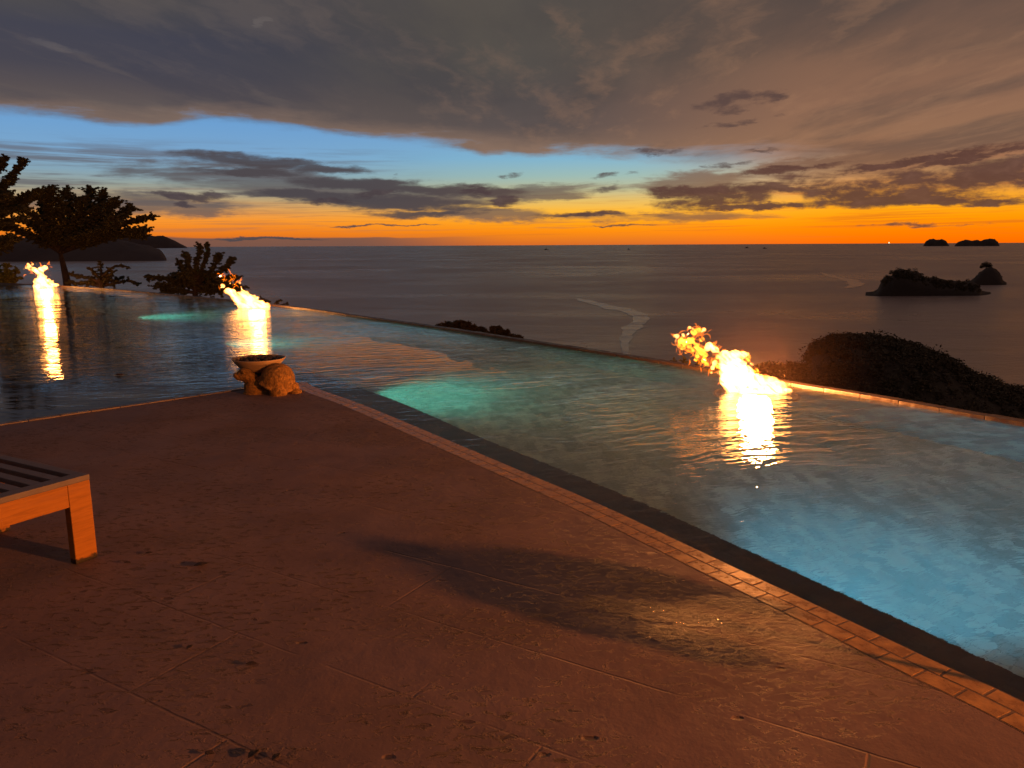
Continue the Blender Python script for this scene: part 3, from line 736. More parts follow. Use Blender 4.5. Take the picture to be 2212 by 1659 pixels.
def ell(bm, x, y, rx, rz, ry, dd=0, rot=0, sub=3):
    c = TP(x, y, dd)
    mt = Matrix.Translation(c) @ Matrix.Rotation(rot, 4, 'Y') @ Matrix.Diagonal((rx*US, ry*US, rz*US, 1))
    bmesh.ops.create_icosphere(bm, subdivisions=sub, radius=1, matrix=mt)
bm = bmesh.new()
ell(bm, 790, 1290, 160, 110, 165, 0, rad(14))             # trunk under the shell
ell(bm, 570, 1400, 120, 105, 120, -.02)                     # chest
ell(bm, 560, 1470, 125, 55, 120, -.02)
ell(bm, 700, 1450, 120, 75, 130, .02)
ell(bm, 800, 1440, 95, 85, 90, -.14)                        # near rear leg
ell(bm, 800, 1495, 95, 28, 95, -.14)
ell(bm, 950, 1400, 60, 60, 90, .02)
ell(bm, 975, 1450, 68, 36, 70, -.02)                        # hind foot
ell(bm, 530, 1330, 75, 80, 70, -.02)                        # neck
ell(bm, 480, 1300, 70, 55, 60, -.04)
b1 = skin('body', bm, M['statue'], root, .010, .018, .03); b1.matrix_parent_inverse = inv
bm = bmesh.new()                                            # head with beak, brow and eye
ell(bm, 462, 1275, 86, 66, 70, -.10, rad(20))
ell(bm, 400, 1292, 62, 40, 48, -.11, rad(28))
ell(bm, 455, 1236, 52, 18, 40, -.14, rad(14), 2)
hd = skin('head', bm, M['statue'], root, .007, .010, .02); hd.matrix_parent_inverse = inv
bm = bmesh.new(); ell(bm, 447, 1258, 14, 12, 12, -.185, 0, 2)
ey = from_bm('eye', bm, M['statue'], None, True); ey.parent = hd
# shell: dome with flared rim
bm = bmesh.new()
n = 40; rings = []
prof = [(1.10, -.30), (1.16, -.22), (1.10, -.13), (1.0, -.06), (.99, .12), (.93, .38), (.80, .62), (.60, .82), (.36, .95), (.14, 1.0)]
mt = Matrix.Translation(TP(795, 1325, -.02)) @ Matrix.Rotation(rad(20), 4, 'Y') @ Matrix.Rotation(rad(10), 4, 'X') @ Matrix.Diagonal((172*US, 190*US, 172*US, 1))
for r, z in prof:
    rr = []
    for k in range(n):
        a = 2*math.pi*k/n
        w = 1+(.035*math.cos(a*11) if z < -.1 else 0)
        sc_ = 1-.025*abs(math.sin(a*3.5))*(r > .3) 
        rr.append(bm.verts.new(mt @ Vector((r*w*math.cos(a), r*w*math.sin(a), z*sc_))))
    rings.append(rr)
for a, b in zip(rings, rings[1:]):
    for k in range(n): bm.faces.new((a[k], a[(k+1) % n], b[(k+1) % n], b[k]))
bm.faces.new(rings[-1]); bm.faces.new(rings[0])
sh = from_bm('shell', bm, M['statue'], root, True); sh.matrix_parent_inverse = inv
ss_ = sh.modifiers.new('sub', 'SUBSURF'); ss_.levels = 1; ss_.render_levels = 2
tx = bpy.data.textures.new('shell_rough', 'CLOUDS'); tx.noise_scale = .025; tx.noise_depth = 4
dm = sh.modifiers.new('disp', 'DISPLACE'); dm.texture = tx; dm.strength = .012; dm.mid_level = .5
# bowl: wide cone bowl on the back
bc = TP(600, 1120, .16); BR = 268*US*1.02
bo = empty('planter_bowl', (0, 0, 0))
V, Fc = lathe([(.05, -.145), (.10, -.150), (.155, -.125), (.215, -.075), (.262, -.02), (BR-.004, .012), (BR, .020), (BR-.012, .022), (BR-.022, .012), (BR-.05, -.03), (.18, -.05), (.05, -.05)], 56)
bpy.data.objects.remove(bo)
bl = mesh('bowl', V, Fc, M['bowl'], root, True); bl.location = bc-Vector((base.x, base.y, 0))
V, Fc = lathe([(.12, -.36), (.11, -.25), (.10, -.14)], 24)
st = mesh('bowl_stem', V, Fc, M['statue'], root, True); st.location = bl.location
bm = bmesh.new()
for k in range(95):
    a = random.uniform(0, 6.28); r = .235*math.sqrt(random.random())
    add_ball(bm, (bc.x+r*math.cos(a), bc.y+r*math.sin(a), bc.z-.012+random.uniform(-.012, .022)), random.uniform(.016, .032), 1, (1, random.uniform(.7, 1.2), .8))
for v in bm.verts: v.co += Vector((random.uniform(-1, 1), random.uniform(-1, 1), random.uniform(-1, 1)))*.005
lr = from_bm('lava_rocks', bm, M['rock'], root); lr.matrix_parent_inverse = inv; tag(lr, kind='stuff')

# shadow caster added past the right side, turtle shaped and out of view (its shadow lies on the deck)
shadow_caster = empty('turtle_statue', (2.46, 2.22, .37), rad(150)); tag(shadow_caster, 'added unseen shadow caster, turtle shaped on a slim post past the right side', 'statue')
shadow_caster.scale = (1.05, 1.25, .86)
bm = bmesh.new()
for (x, y, z, a, b, c) in [(0, 0, .15, .27, .20, .10), (.30, 0, .19, .10, .07, .065), (.22, 0, .14, .1, .07, .05), (.17, .17, .05, .10, .07, .055), (.17, -.17, .05, .10, .07, .055), (-.18, .15, .05, .08, .07, .055), (-.18, -.15, .05, .08, .07, .055), (-.28, 0, .07, .07, .03, .03)]:
    bmesh.ops.create_icosphere(bm, subdivisions=3, radius=1, matrix=Matrix.Translation((x, y, z)) @ Matrix.Diagonal((a, b, c, 1)))
skin('body', bm, M['statue'], shadow_caster, .014, .015, .03)
bm = bmesh.new(); add_box(bm, (0, 0, -.32), (.016, 0, 0), (0, .012, 0), (0, 0, .36), .01); from_bm('post', bm, M['statue'], shadow_caster)

# ------------------------------------------------------------------ slatted bench
C0 = Vector((-2.172, 3.80, 0)); uF = Vector((-.485, -.874, 0)).normalized(); uB = Vector((-.86, .51, 0)).normalized(); uB = Vector((uF.y, -uF.x, 0)); uB = uB if uB.x < 0 else -uB
BH = .452; BW = 1.15; BLn = .86
bench = empty('slatted_bench', (C0.x, C0.y, 0)); tag(bench, 'low wooden slatted bench standing on the deck at the left, end lit orange', 'bench')
def bb(name, mat, f0, f1, b0, b1, z0, z1, bev=.004, parent=bench):
    bm = bmesh.new(); c = uF*((f0+f1)/2)+uB*((b0+b1)/2)+Vector((0, 0, (z0+z1)/2))
    add_box(bm, c, uF*(f1-f0)/2, uB*(b1-b0)/2, (0, 0, (z1-z0)/2), bev); return from_bm(name, bm, mat, parent)
for (f, b) in ((0, 0), (0, 1), (1, 0), (1, 1)):
    f0 = 0 if f == 0 else BW-.115; b0 = 0 if b == 0 else BLn-.05
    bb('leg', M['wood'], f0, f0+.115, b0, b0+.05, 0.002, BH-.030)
bb('apron', M['wood'], .1155, BW-.1155, .002, .04, BH-.145, BH-.030, .003)
bb('apron', M['wood'], .1155, BW-.1155, BLn-.04, BLn-.002, BH-.145, BH-.030, .003)
bb('side_rail', M['wood'], .004, .04, .052, BLn-.052, BH-.145, BH-.030, .003)
bb('side_rail', M['wood'], BW-.04, BW-.004, .052, BLn-.052, BH-.145, BH-.030, .003)
bb('end_board', M['topwood'], .0, BW, -.003, .075, BH-.0295, BH, .004)
bb('end_board', M['topwood'], .0, BW, BLn-.075, BLn+.003, BH-.0295, BH, .004)
k = 0.0
while k < BW-.05:
    bb('slat', M['topwood'], k, k+.052, .0755, BLn-.0755, BH-.0285, BH-.001, .003); k += .098

# ------------------------------------------------------------------ fallen leaves
def dryleaf(x, y, L, rz, label):
    p = P(x, y); V = []; Fc = []
    for i in range(7):
        t = i/6; w = math.sin(math.pi*min(t, .97)+.05)*.32*L
        zc_ = .004+.18*L*(t-.5)**2*2
        for s in (-1, 0, 1): V.append(((t-.5)*L, s*w, zc_+abs(s)*w*.5+.001))
    for i in range(6):
        for s in range(2): Fc.append((i*3+s, i*3+s+1, i*3+s+4, i*3+s+3))
    o = mesh('fallen_leaf', V, Fc, M['dry'], None, True); o.location = (p.x, p.y, .002); o.rotation_euler.z = rz
    md = o.modifiers.new('solid', 'SOLIDIFY'); md.thickness = .0012
    tag(o, label, 'leaf', 'dry leaves lying on the deck')
def toL(x, y): return (x/1.4747*.54, (2200+y/1.4747)*.54)
for (x, y, L_, rz, lb) in [(1190, 100, .075, .5, 'largest dry curled leaf on the deck, right of the bench leg'), (880, 28, .04, .4, 'small dry leaf farthest back, beside the bench leg'), (752, 86, .04, -.2, 'small dark leaf closest to the bench leg'),
                           (1120, 585, .035, 1.3, 'upright-turned dry leaf in the middle of the lower left deck'), (1485, 687, .045, 0, 'flat dark leaf near the bottom middle of the deck'), (1500, 1220, .05, 1.1, 'dark crumpled leaf at the very bottom of the picture'),
                           (1632, 1236, .04, 1.2, 'thin dry leaf just right of the crumpled one at the bottom'), (1238, 1215, .035, -.2, 'short dry leaf left of the crumpled one at the bottom')]:
    dryleaf(*toL(x, y), L_, rz, lb)
dryleaf(880*.54/1.8433, (1300+362/1.8433)*.54, .12, 0, 'dark leaf floating on the dark pool water left of the turtle')
bpy.context.view_layer.update()
COL.objects[-1].location.z = WZ

# ------------------------------------------------------------------ sea and land
SEA = -80.
o = mesh('sea', [(-90000, 40, SEA), (90000, 40, SEA), (90000, 62000, SEA), (-90000, 62000, SEA)], [(0, 1, 2, 3)], M['sea']); tag(o, kind='structure')
def ground_profile(x, y):                # hillside falling away below the pool
    best = 1e9
    for p in EC[::4]:
        d = math.hypot(x-p.x, y-p.y); best = min(best, d)
    return -3.0-best*.62+mnoise.noise(Vector((x*.15, y*.15, 0)))*1.2
V = []; Fc = []; nx, ny = 70, 60
for i in range(nx+1):
    for j in range(ny+1):
        s = j/ny*150; k = i/nx*(len(EC)-1); a = int(min(k, len(EC)-2)); p = EC[a].lerp(EC[a+1], k-a)
        t = (EC[a+1]-EC[a]).normalized(); n_ = Vector((-t.y, t.x, 0)).lerp(Vector((.45, .9, 0)), min(1, s/60)).normalized()
        q = p+n_*(s+.145)
        V.append((q.x, q.y, -1.2-s*.60+mnoise.noise(Vector((q.x*.15, q.y*.15, 0)))*min(1.5, s*.3)))
for i in range(nx):
    for j in range(ny): a = i*(ny+1)+j; Fc.append((a, a+1, a+ny+2, a+ny+1))
o = mesh('hillside', V, Fc, M['hill'], None, True); tag(o, kind='structure')

def mound(name, prof, ybase, depth, mat, label=None, cat=None, rough=0, D0=None, kind=None, nx=120, nj=18, zb=None):
    xb = sum(p[0] for p in prof)/len(prof)
    Dm = D0 or P(xb, ybase, SEA).y
    pts = [D(x, y, Dm) for x, y in prof]
    xs = [p.x for p in pts]; zs = [p.z for p in pts]
    V = []; Fc = []
    base = SEA-1 if zb is None else zb
    for i in range(nx+1):
        X = xs[0]+(xs[-1]-xs[0])*i/nx; Z = np.interp(X, xs, zs); H = max(Z-base, .0)
        t = (i/nx*2-1)
        for j in range(nj+1):
            s = j/nj*2-1
            prof_ = max(0, 1-abs(s)**2.2)**.75
            zz = base+H*prof_-(1.8 if rough == 8 else 0)
            nz = mnoise.fractal(Vector((X/rough*1., s*depth/rough, 3)), 1., 2., 4)*rough*.18 if rough else 0
            V.append((X*(1+s*depth/Dm), Dm+s*depth, zz+nz*min(1, prof_*1.5)*min(1, H/(rough*.5+.1))*(1 if abs(s) > .01 else .5)))
    for i in range(nx):
        for j in range(nj): a = i*(nj+1)+j; Fc.append((a, a+1, a+nj+2, a+nj+1))
    o = mesh(name, V, Fc, mat, None, True)
    if kind: tag(o, kind=kind)
    else: tag(o, label, cat)
    return o, xs, zs, Dm
def to6(x, y): return ((3400+x/2.073)*.54, (900+y/2.073)*.54)
isl = [to6(*p) for p in [(130, 567), (195, 560), (225, 545), (236, 530), (245, 505), (270, 450), (300, 425), (345, 420), (365, 378), (420, 362), (480, 370), (510, 385), (560, 385), (580, 400), (625, 435), (700, 432), (770, 462), (830, 465), (960, 470), (1000, 470), (1075, 505), (1090, 550), (1120, 561), (1190, 567)]]
mound('island', isl, 634, 60, M['far'], kind='structure', rough=16)
pyr = [to6(*p) for p in [(985, 475), (1030, 440), (1080, 392), (1120, 360), (1180, 350), (1215, 372), (1245, 400), (1270, 465), (1300, 482)]]
mound('island', pyr, 613, 50, M['far'], kind='structure', rough=14, nx=50)
for pr in ([(608, 174), (625, 140), (660, 118), (690, 117), (720, 124), (760, 120), (800, 135), (825, 174)], [(868, 170), (900, 140), (950, 125), (1000, 130), (1050, 127), (1080, 135), (1110, 122), (1150, 115), (1200, 118), (1228, 140), (1240, 170)]):
    pts_ = [to6(*p) for p in pr]
    mound('island', pts_, 531.5, 500, M['far'], kind='structure', rough=120, nx=70)
mound('headland', [(-250, 503), (0, 512), (253, 517), (300, 527), (325, 533), (347, 541), (355, 550), (360, 561)], 561, 500, M['headl'], kind='structure', rough=60)
mound('headland', [(150, 500), (320, 508), (335, 510), (353, 509), (373, 518), (390, 527), (404, 534)], 536, 900, M['headl'], kind='structure', rough=200)
NH = [(1600, 812), (1640, 797), (1660, 790), (1690, 795), (1715, 792), (1742, 790), (1750, 768), (1765, 738), (1800, 726), (1840, 724), (1900, 728), (1960, 741), (2010, 761), (2050, 776), (2090, 806), (2130, 821), (2170, 841), (2212, 852), (2300, 885), (2420, 925), (2600, 960)]
nh, nxs, nzs, nD = mound('headland', NH, 900, 70, M['hill'], kind='structure', rough=8, D0=260)
# canopy on the near headland: many leaf-sized faces gathered in crowns (one mass)
def leaf_mesh(name, centers, per, size, spread, mat, parent=None, flatz=.6):
    n = len(centers)*per
    rng = np.random.default_rng(len(centers)*7+per)
    C = np.repeat(np.array([tuple(c[0]) for c in centers]), per, 0); Rr = np.repeat(np.array([c[1] for c in centers]), per)
    u = rng.normal(size=(n, 3)); u /= np.linalg.norm(u, axis=1)[:, None]
    rr = Rr*(rng.random(n)**.45)*spread
    pos = C+u*rr[:, None]*np.array([1, 1, flatz])
    a = rng.normal(size=(n, 3)); a[:, 2] *= .5; a /= np.linalg.norm(a, axis=1)[:, None]
    b = rng.normal(size=(n, 3)); b -= a*(a*b).sum(1)[:, None]; b /= np.linalg.norm(b, axis=1)[:, None]
    s = size*(.6+.8*rng.random(n))[:, None]
    a = a*s; b = b*s*.45
    V = np.stack([pos-a, pos+b*.9, pos+a, pos-b*.9], 1).reshape(-1, 3)
    me = bpy.data.meshes.new(name)
    me.vertices.add(4*n); me.vertices.foreach_set('co', V.ravel().astype(np.float32))
    me.loops.add(4*n); me.loops.foreach_set('vertex_index', np.arange(4*n, dtype=np.int32))
    me.polygons.add(n); me.polygons.foreach_set('loop_start', np.arange(0, 4*n, 4, dtype=np.int32)); me.polygons.foreach_set('loop_total', np.full(n, 4, dtype=np.int32))
    me.update(); me.validate(); me.materials.append(mat)
    o = bpy.data.objects.new(name, me); COL.objects.link(o)
    if parent: o.parent = parent
    return o
cs = []
for k in range(1500):
    X = random.uniform(nxs[0], nxs[-1]); Z = np.interp(X, nxs, nzs); s = random.uniform(-1, .35) if k > 380 else random.uniform(-.14, .14)
    pz = max(0, 1-abs(s)**2.2)**.75
    z = SEA-1+(Z-SEA+1)*pz
    cs.append((Vector((X*(1+s*70/nD), nD+s*70, z-1.6)), random.uniform(2.0, 4.4)*(1.35 if random.random() < .15 else .85)))
o = leaf_mesh('woods', cs, 95, .55, 1., M['canopy'], None, .72); tag(o, kind='stuff')
ci = []
for (xs_, ys_, r) in [(490, 372, 4), (540, 372, 6), (400, 370, 5), (350, 385, 4), (335, 400, 2), (700, 436, 5), (590, 410, 4), (975, 460, 4), (300, 430, 4), (900, 470, 4), (820, 468, 4), (1060, 510, 3)]:
    q = to6(xs_, ys_); ci.append((D(*q, 1185), r))
for k in range(160):
    X = random.uniform(275, 1070); q = to6(X, np.interp(X, [130, 270, 365, 480, 625, 770, 960, 1075], [515, 450, 378, 370, 435, 462, 470, 505])+random.uniform(2, 70))
    ci.append((D(*q, 1178-random.uniform(0, 15)), random.uniform(2, 4.5)))
for k in range(50):
    X = random.uniform(1040, 1250); q = to6(X, np.interp(X, [1030, 1080, 1180, 1245], [445, 395, 355, 405])+random.uniform(2, 60))
    ci.append((D(*q, 1530), random.uniform(2, 4.5)))
o = leaf_mesh('island_woods', ci, 60, 1.1, 1., M['canopy'], None, .7); tag(o, kind='stuff')
# umbrella tree on the pointed rock
tr = empty('umbrella_tree', D(*to6(1128, 360), 1545)); tag(tr, 'lone flat topped tree on the summit of the pointed rock island', 'tree')
loc = tr.location.copy()
bm = bmesh.new(); a = D(*to6(1135, 372), 1545)-loc; b = D(*to6(1122, 335), 1545)-loc
add_tube(bm, [a-Vector((0, 0, 3)), a.lerp(b, .5), b], [1.4, 1., .7], 6); from_bm('trunk', bm, M['bark'], tr)
cc_ = []
for (x, y, r) in [(1095, 345, 4.5), (1110, 328, 6), (1130, 322, 7), (1150, 328, 6), (1164, 340, 4), (1120, 340, 5), (1145, 342, 4), (1088, 352, 2.5)]:
    cc_.append((D(*to6(x, y), 1545)-loc, r))
leaf_mesh('crown', cc_, 260, 1.0, 1., M['canopy'], tr, .7)

# pale smoother current line and slicks on the sea
def slick(pts, wid):
    c = resample([flat(P(x, y, SEA), 0) for x, y in pts], 60); V = []; Fc = []
    for i, p in enumerate(c):
        t = (c[min(i+1, 59)]-c[max(i-1, 0)]).normalized(); n_ = Vector((1, 0, 0))
        w = wid[0]+(wid[1]-wid[0])*i/59; w *= (.6+.9*abs(mnoise.noise(Vector((i*.23, wid[0], 0)))))*(math.sin(math.pi*(i+.5)/60)**.4)
        V += [(p.x-n_.x*w, p.y-n_.y*w, SEA+.25), (p.x+n_.x*w, p.y+n_.y*w, SEA+.25)]
    for i in range(59): Fc.append((2*i, 2*i+1, 2*i+3, 2*i+2))
    tag(mesh('calm_water', V, Fc, M['foam']), kind='structure')
slick([(1355, 775), (1350, 740), (1362, 712), (1385, 690), (1370, 676), (1320, 664), (1265, 650), (1250, 645)], (5, 22))
slick([(1225, 586), (1285, 588), (1330, 590), (1290, 594)], (10, 20))
slick([(1770, 588), (1800, 598), (1835, 605), (1850, 615), (1830, 622)], (8, 30))

# boats near the horizon
def boat(x, y, size, label, light=False):
    p = P(x, y, SEA); r = empty('boat', p); tag(r, label, 'boat', 'boats far out near the horizon')
    bm = bmesh.new()
    s = size
    pr = [(-.5, -.06), (.38, -.09), (.56, 0), (.38, .09), (-.5, .06)]
    lo_ = [bm.verts.new((a*s*.88, b*s*.7, 0)) for a, b in pr]; hi = [bm.verts.new((a*s, b*s, .12*s)) for a, b in pr]
    bm.faces.new(hi); bm.faces.new(lo_[::-1])
    for i in range(5): bm.faces.new((lo_[i], lo_[(i+1) % 5], hi[(i+1) % 5], hi[i]))
    from_bm('hull', bm, M['boat'], r)
    bm = bmesh.new(); add_box(bm, (-.1*s, 0, .2*s), (.18*s, 0, 0), (0, .05*s, 0), (0, 0, .08*s), .01*s); from_bm('cabin', bm, M['boat'], r)
    bm = bmesh.new(); add_tube(bm, [(.05*s, 0, .12*s), (.05*s, 0, .75*s)], [.022*s, .012*s], 6); from_bm('mast', bm, M['boat'], r)
    if light:
        mt, nt_, out_ = material('boat_lamp'); e = nt_.new('ShaderNodeEmission'); e.inputs[0].default_value = (1, .8, .5, 1); e.inputs[1].default_value = 6; nt_.l.new(e.outputs[0], out_.inputs[0])
        bm = bmesh.new(); add_ball(bm, (.05*s, 0, .45*s), .12*s, 2); from_bm('lamp', bm, mt, r)
boat(1614, 536, 70, 'left of a close pair of tiny dark boats in front of the orange horizon')
boat(1652, 537, 60, 'right of a close pair of tiny dark boats in front of the orange horizon')
boat(1358, 539, 45, 'tiny dark boat alone on the sea below the middle of the sky')
boat(1180, 540, 60, 'dark boat left of the middle of the horizon line')
boat(1920, 527.5, 130, 'tiny boat with a bright lamp on the right horizon before the islands', True)

# ------------------------------------------------------------------ trees and shrubs beyond the pool
def plant(name, label, cat, trunk, limbs, dist, leafsize, per, mat, group=None, rr=1., depth=1.2, flatz=.55, twigs=3, step=9):
    """trunk: px polyline with base first; limbs: list of (polyline px, leaf radius px)"""
    b = D(*trunk[0], dist); root = empty(name, b); tag(root, label, cat, group)
    bm = bmesh.new(); s = K*dist/F; cen = []
    tp = [D(x, y, dist)-b for x, y in trunk]
    tp[0] = tp[0]-Vector((0, 0, .8))
    n = len(tp); r0 = .035*dist*.16*rr
    add_tube(bm, tp, [r0*(1-.6*i/(n-1)) for i in range(n)], 8)
    for pl, rad_px in limbs:
        dd = random.uniform(-depth, depth)
        pts = []
        m_ = len(pl)
        for i, (x, y) in enumerate(pl): pts.append(D(x, y, dist+dd*(i/(m_-1)))-b)
        pts = resample(pts, max(6, m_*3))
        add_tube(bm, pts, [r0*.42*(1-.85*i/(len(pts)-1))+.004 for i in range(len(pts))], 5)
        L = sum((q-p).length for p, q in zip(pts, pts[1:])); cnt = max(3, int(L/(s*step)))
        for k in range(cnt):
            t = .25+.75*k/(cnt-1); idx = t*(len(pts)-1); i0 = min(int(idx), len(pts)-2); p = pts[i0].lerp(pts[i0+1], idx-i0)
            for q in range(twigs):
                off = Vector((random.gauss(0, 1), random.gauss(0, 1), random.gauss(0, .7)))*rad_px*s*.55
                e = p+off
                add_tube(bm, [p, p.lerp(e, .5)+Vector((0, 0, -.05*off.length)), e], [.012*rr*dist/34, .009*rr*dist/34, .005*dist/34], 4)
                for tq in (.45, .75, 1.05): cen.append((p.lerp(e, tq), rad_px*s*random.uniform(.10, .27)))
    from_bm('trunk', bm, M['bark'], root)
    leaf_mesh('crown', cen, max(3, int(per*.42)), leafsize, 1., mat, root, flatz)
    return root
T2c = (138, 545)
def sub(pl): return pl
plant('spreading_tree', 'wide spreading tree silhouetted against the sunset behind the pool', 'tree',
      [(150, 640), (143, 600), (136, 570), (130, 545)],
      [([(130, 545), (120, 500), (105, 450), (103, 420), (108, 408)], 13), ([(130, 540), (150, 490), (150, 440), (143, 412)], 14), ([(132, 540), (170, 480), (190, 430), (195, 408)], 14), ([(133, 540), (190, 480), (215, 440), (224, 414)], 14),
       ([(135, 540), (200, 490), (235, 455), (250, 433)], 14), ([(135, 540), (210, 500), (260, 465), (285, 447)], 12), ([(135, 542), (215, 510), (280, 480), (332, 468)], 9), ([(135, 545), (220, 515), (280, 500), (318, 496)], 10), ([(135, 545), (220, 518), (270, 508), (312, 509)], 8),
       ([(130, 545), (95, 500), (60, 480), (40, 470)], 12), ([(130, 545), (100, 505), (80, 470), (64, 462)], 10), ([(128, 545), (80, 515), (40, 500), (18, 490)], 12), ([(128, 545), (100, 470), (95, 440), (98, 425)], 12), ([(130, 545), (140, 500), (130, 470), (125, 430)], 16), ([(132, 545), (160, 500), (170, 460), (170, 430)], 16),
       ([(134, 545), (180, 505), (200, 480), (205, 450)], 16), ([(134, 545), (190, 515), (230, 495), (245, 470)], 15), ([(130, 545), (110, 520), (90, 500), (80, 485)], 15), ([(130, 545), (150, 520), (180, 510), (200, 505)], 12), ([(130, 545), (120, 520), (110, 510), (100, 505)], 13), ([(134, 545), (200, 510), (225, 500), (250, 496)], 10)],
      39, .060, 44, M['leaf'], depth=2.2, flatz=.42, twigs=10, step=6)
plant('conifer_tree', 'dark tree at the left border with upswept feathery branches', 'tree',
      [(-70, 700), (-62, 600), (-55, 500), (-48, 420), (-44, 350)],
      [([(-55, 470), (-10, 425), (20, 390), (38, 362), (50, 345)], 8), ([(-50, 430), (-20, 385), (2, 355), (10, 341)], 7), ([(-50, 440), (-20, 410), (5, 400), (22, 388)], 9), ([(-55, 500), (0, 450), (40, 430), (84, 412)], 8), ([(-55, 500), (0, 465), (40, 440), (82, 426)], 8), ([(-55, 500), (-10, 455), (30, 445), (50, 440)], 11),
       ([(-58, 520), (-20, 470), (20, 455), (60, 452)], 9), ([(-58, 530), (-20, 490), (10, 480), (50, 472)], 9), ([(-50, 420), (-20, 400), (0, 420), (20, 425)], 12), ([(-50, 460), (-20, 440), (0, 440), (20, 440)], 14), ([(-58, 540), (-20, 500), (0, 490), (30, 486)], 8), ([(-50, 450), (-30, 430), (-10, 420), (5, 410)], 13),
       ([(-55, 560), (-20, 530), (10, 520), (40, 515)], 12), ([(-55, 570), (-20, 545), (0, 535), (20, 530)], 12), ([(-48, 400), (-40, 370), (-30, 340), (-25, 320)], 9)],
      36, .065, 42, M['leaf'], depth=1.5, flatz=.6, twigs=9, step=5)
plant('shrub', 'tall loose shrub left of the middle fire, standing against the sea', 'shrub',
      [(425, 690), (422, 640), (420, 610)],
      [([(420, 620), (380, 605), (340, 600), (318, 598)], 9), ([(420, 620), (390, 600), (378, 592)], 10), ([(420, 615), (395, 585), (386, 565)], 8), ([(420, 612), (408, 575), (402, 548)], 8), ([(420, 612), (425, 570), (432, 530)], 6), ([(420, 612), (440, 575), (448, 545), (445, 528)], 4), ([(421, 612), (455, 585), (470, 560), (470, 548)], 8),
       ([(421, 612), (470, 590), (495, 570), (502, 558)], 8), ([(421, 615), (470, 605), (500, 600), (512, 600)], 9), ([(421, 620), (460, 615), (490, 615), (520, 622)], 12), ([(420, 625), (400, 615), (370, 615), (340, 618)], 12), ([(420, 625), (430, 600), (440, 590)], 16), ([(420, 625), (400, 600), (400, 590)], 16), ([(422, 630), (450, 625), (480, 630)], 14), ([(420, 632), (380, 628), (350, 632)], 11)],
      30, .055, 30, M['leaf'], depth=1., twigs=8, step=6)
plant('shrub', 'low dark shrub between the distant fire and the tall loose shrub', 'shrub',
      [(222, 680), (220, 630), (219, 605)],
      [([(219, 610), (190, 600), (165, 596), (152, 592)], 6), ([(219, 610), (205, 590), (195, 580)], 7), ([(219, 608), (218, 585), (216, 568)], 7), ([(219, 608), (235, 595), (244, 588)], 7), ([(219, 600), (240, 580), (260, 574), (276, 578)], 4), ([(219, 612), (240, 606), (262, 602)], 7), ([(219, 615), (200, 608), (185, 610)], 9), ([(219, 615), (230, 605), (235, 600)], 10), ([(219, 618), (250, 612), (280, 606), (300, 612)], 8), ([(219, 618), (180, 612), (150, 612)], 8)],
      34, .06, 26, M['leaf'], depth=.8, twigs=4, step=6)
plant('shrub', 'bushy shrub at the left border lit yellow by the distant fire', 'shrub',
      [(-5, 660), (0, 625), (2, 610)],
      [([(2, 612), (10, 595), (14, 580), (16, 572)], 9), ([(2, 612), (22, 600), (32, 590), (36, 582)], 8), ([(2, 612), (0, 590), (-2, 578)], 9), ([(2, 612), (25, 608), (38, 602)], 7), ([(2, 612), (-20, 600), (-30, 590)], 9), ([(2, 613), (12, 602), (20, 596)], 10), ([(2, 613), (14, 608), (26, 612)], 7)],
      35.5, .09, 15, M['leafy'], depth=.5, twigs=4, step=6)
plant('shrub', 'small shrub tips showing past the pool edge right of the middle fire', 'shrub',
      [(590, 720), (588, 690), (586, 672)],
      [([(586, 675), (575, 655), (566, 645)], 5), ([(586, 675), (596, 655), (606, 648)], 4), ([(586, 675), (605, 660), (620, 656)], 4), ([(586, 675), (584, 660), (580, 650)], 6)],
      24.5, .05, 9, M['leaf'], depth=.4, twigs=3, step=6)
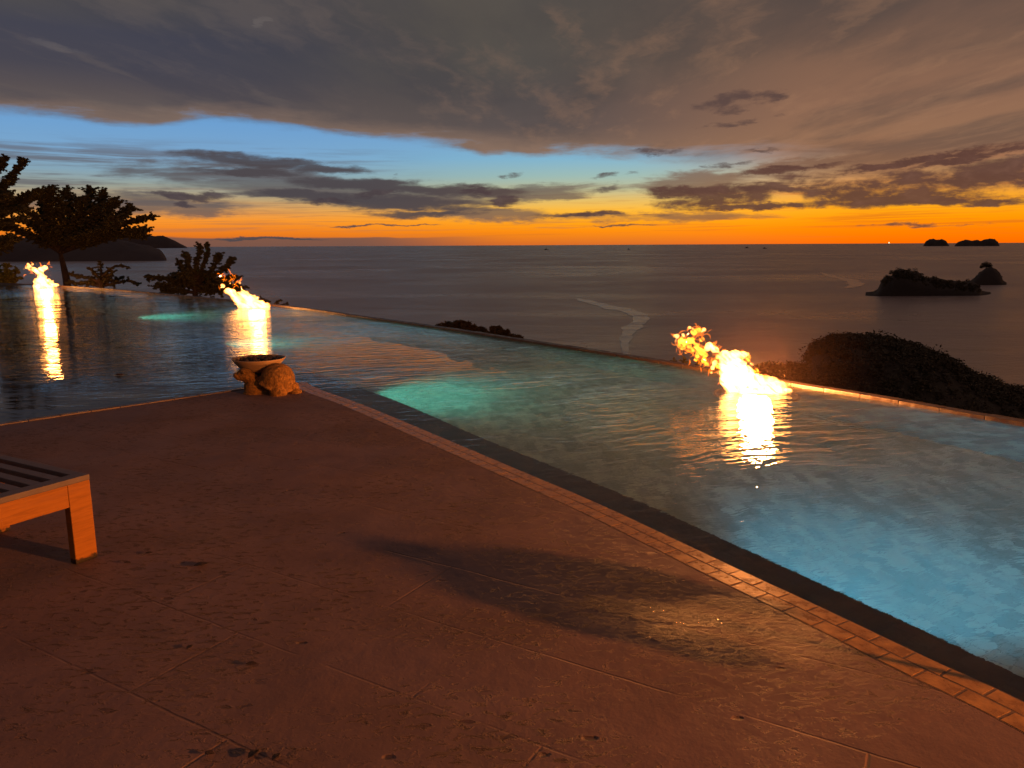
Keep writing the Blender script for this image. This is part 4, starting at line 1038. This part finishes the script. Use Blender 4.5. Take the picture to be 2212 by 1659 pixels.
plant('shrub', 'small bush behind the windblown tip of the largest flame', 'shrub',
      [(1480, 860), (1482, 830), (1485, 812)],
      [([(1485, 815), (1465, 795), (1455, 782)], 8), ([(1485, 815), (1480, 790), (1478, 776)], 8), ([(1485, 815), (1500, 795), (1508, 785)], 8), ([(1485, 815), (1515, 805), (1530, 800)], 7), ([(1485, 815), (1490, 800), (1494, 792)], 10)],
      12.5, .028, 14, M['leaf'], depth=.2, twigs=4, step=7)
plant('thicket', 'rounded dark thicket rising just past the middle of the pool edge', 'bush',
      [(1030, 790), (1028, 760), (1025, 735)],
      [([(1025, 745), (980, 722), (945, 708)], 8), ([(1025, 745), (990, 714), (965, 703)], 10), ([(1025, 745), (1000, 714), (985, 702)], 11), ([(1025, 745), (1010, 714), (1005, 706)], 11), ([(1025, 745), (1040, 724), (1040, 715)], 11), ([(1025, 745), (1065, 725), (1074, 711)], 7), ([(1025, 745), (1075, 728), (1090, 722)], 9), ([(1025, 745), (1095, 736), (1118, 731)], 8),
       ([(1025, 745), (985, 726), (955, 716)], 12), ([(1025, 745), (1010, 730), (1000, 718)], 14), ([(1025, 745), (1050, 734), (1065, 726)], 13), ([(1025, 748), (1080, 738), (1100, 734)], 11), ([(1025, 748), (990, 730), (975, 712)], 13), ([(1025, 748), (1020, 730), (1025, 716)], 13)],
      42, .16, 60, M['canopy'], depth=1.5, twigs=8, step=5, flatz=.75)

# ------------------------------------------------------------------ render settings
sc.view_settings.view_transform = 'Standard'; sc.view_settings.look = 'None'; sc.view_settings.exposure = 0; sc.view_settings.gamma = 1
sc.render.engine = 'CYCLES'
cy = sc.cycles
cy.use_denoising = True
try: cy.denoiser = 'OPENIMAGEDENOISE'
except Exception: pass
cy.max_bounces = 8; cy.transmission_bounces = 6; cy.glossy_bounces = 4; cy.diffuse_bounces = 3; cy.transparent_max_bounces = 40; cy.volume_bounces = 0
cy.sample_clamp_indirect = 4; cy.caustics_reflective = True; cy.caustics_refractive = True; cy.blur_glossy = .3
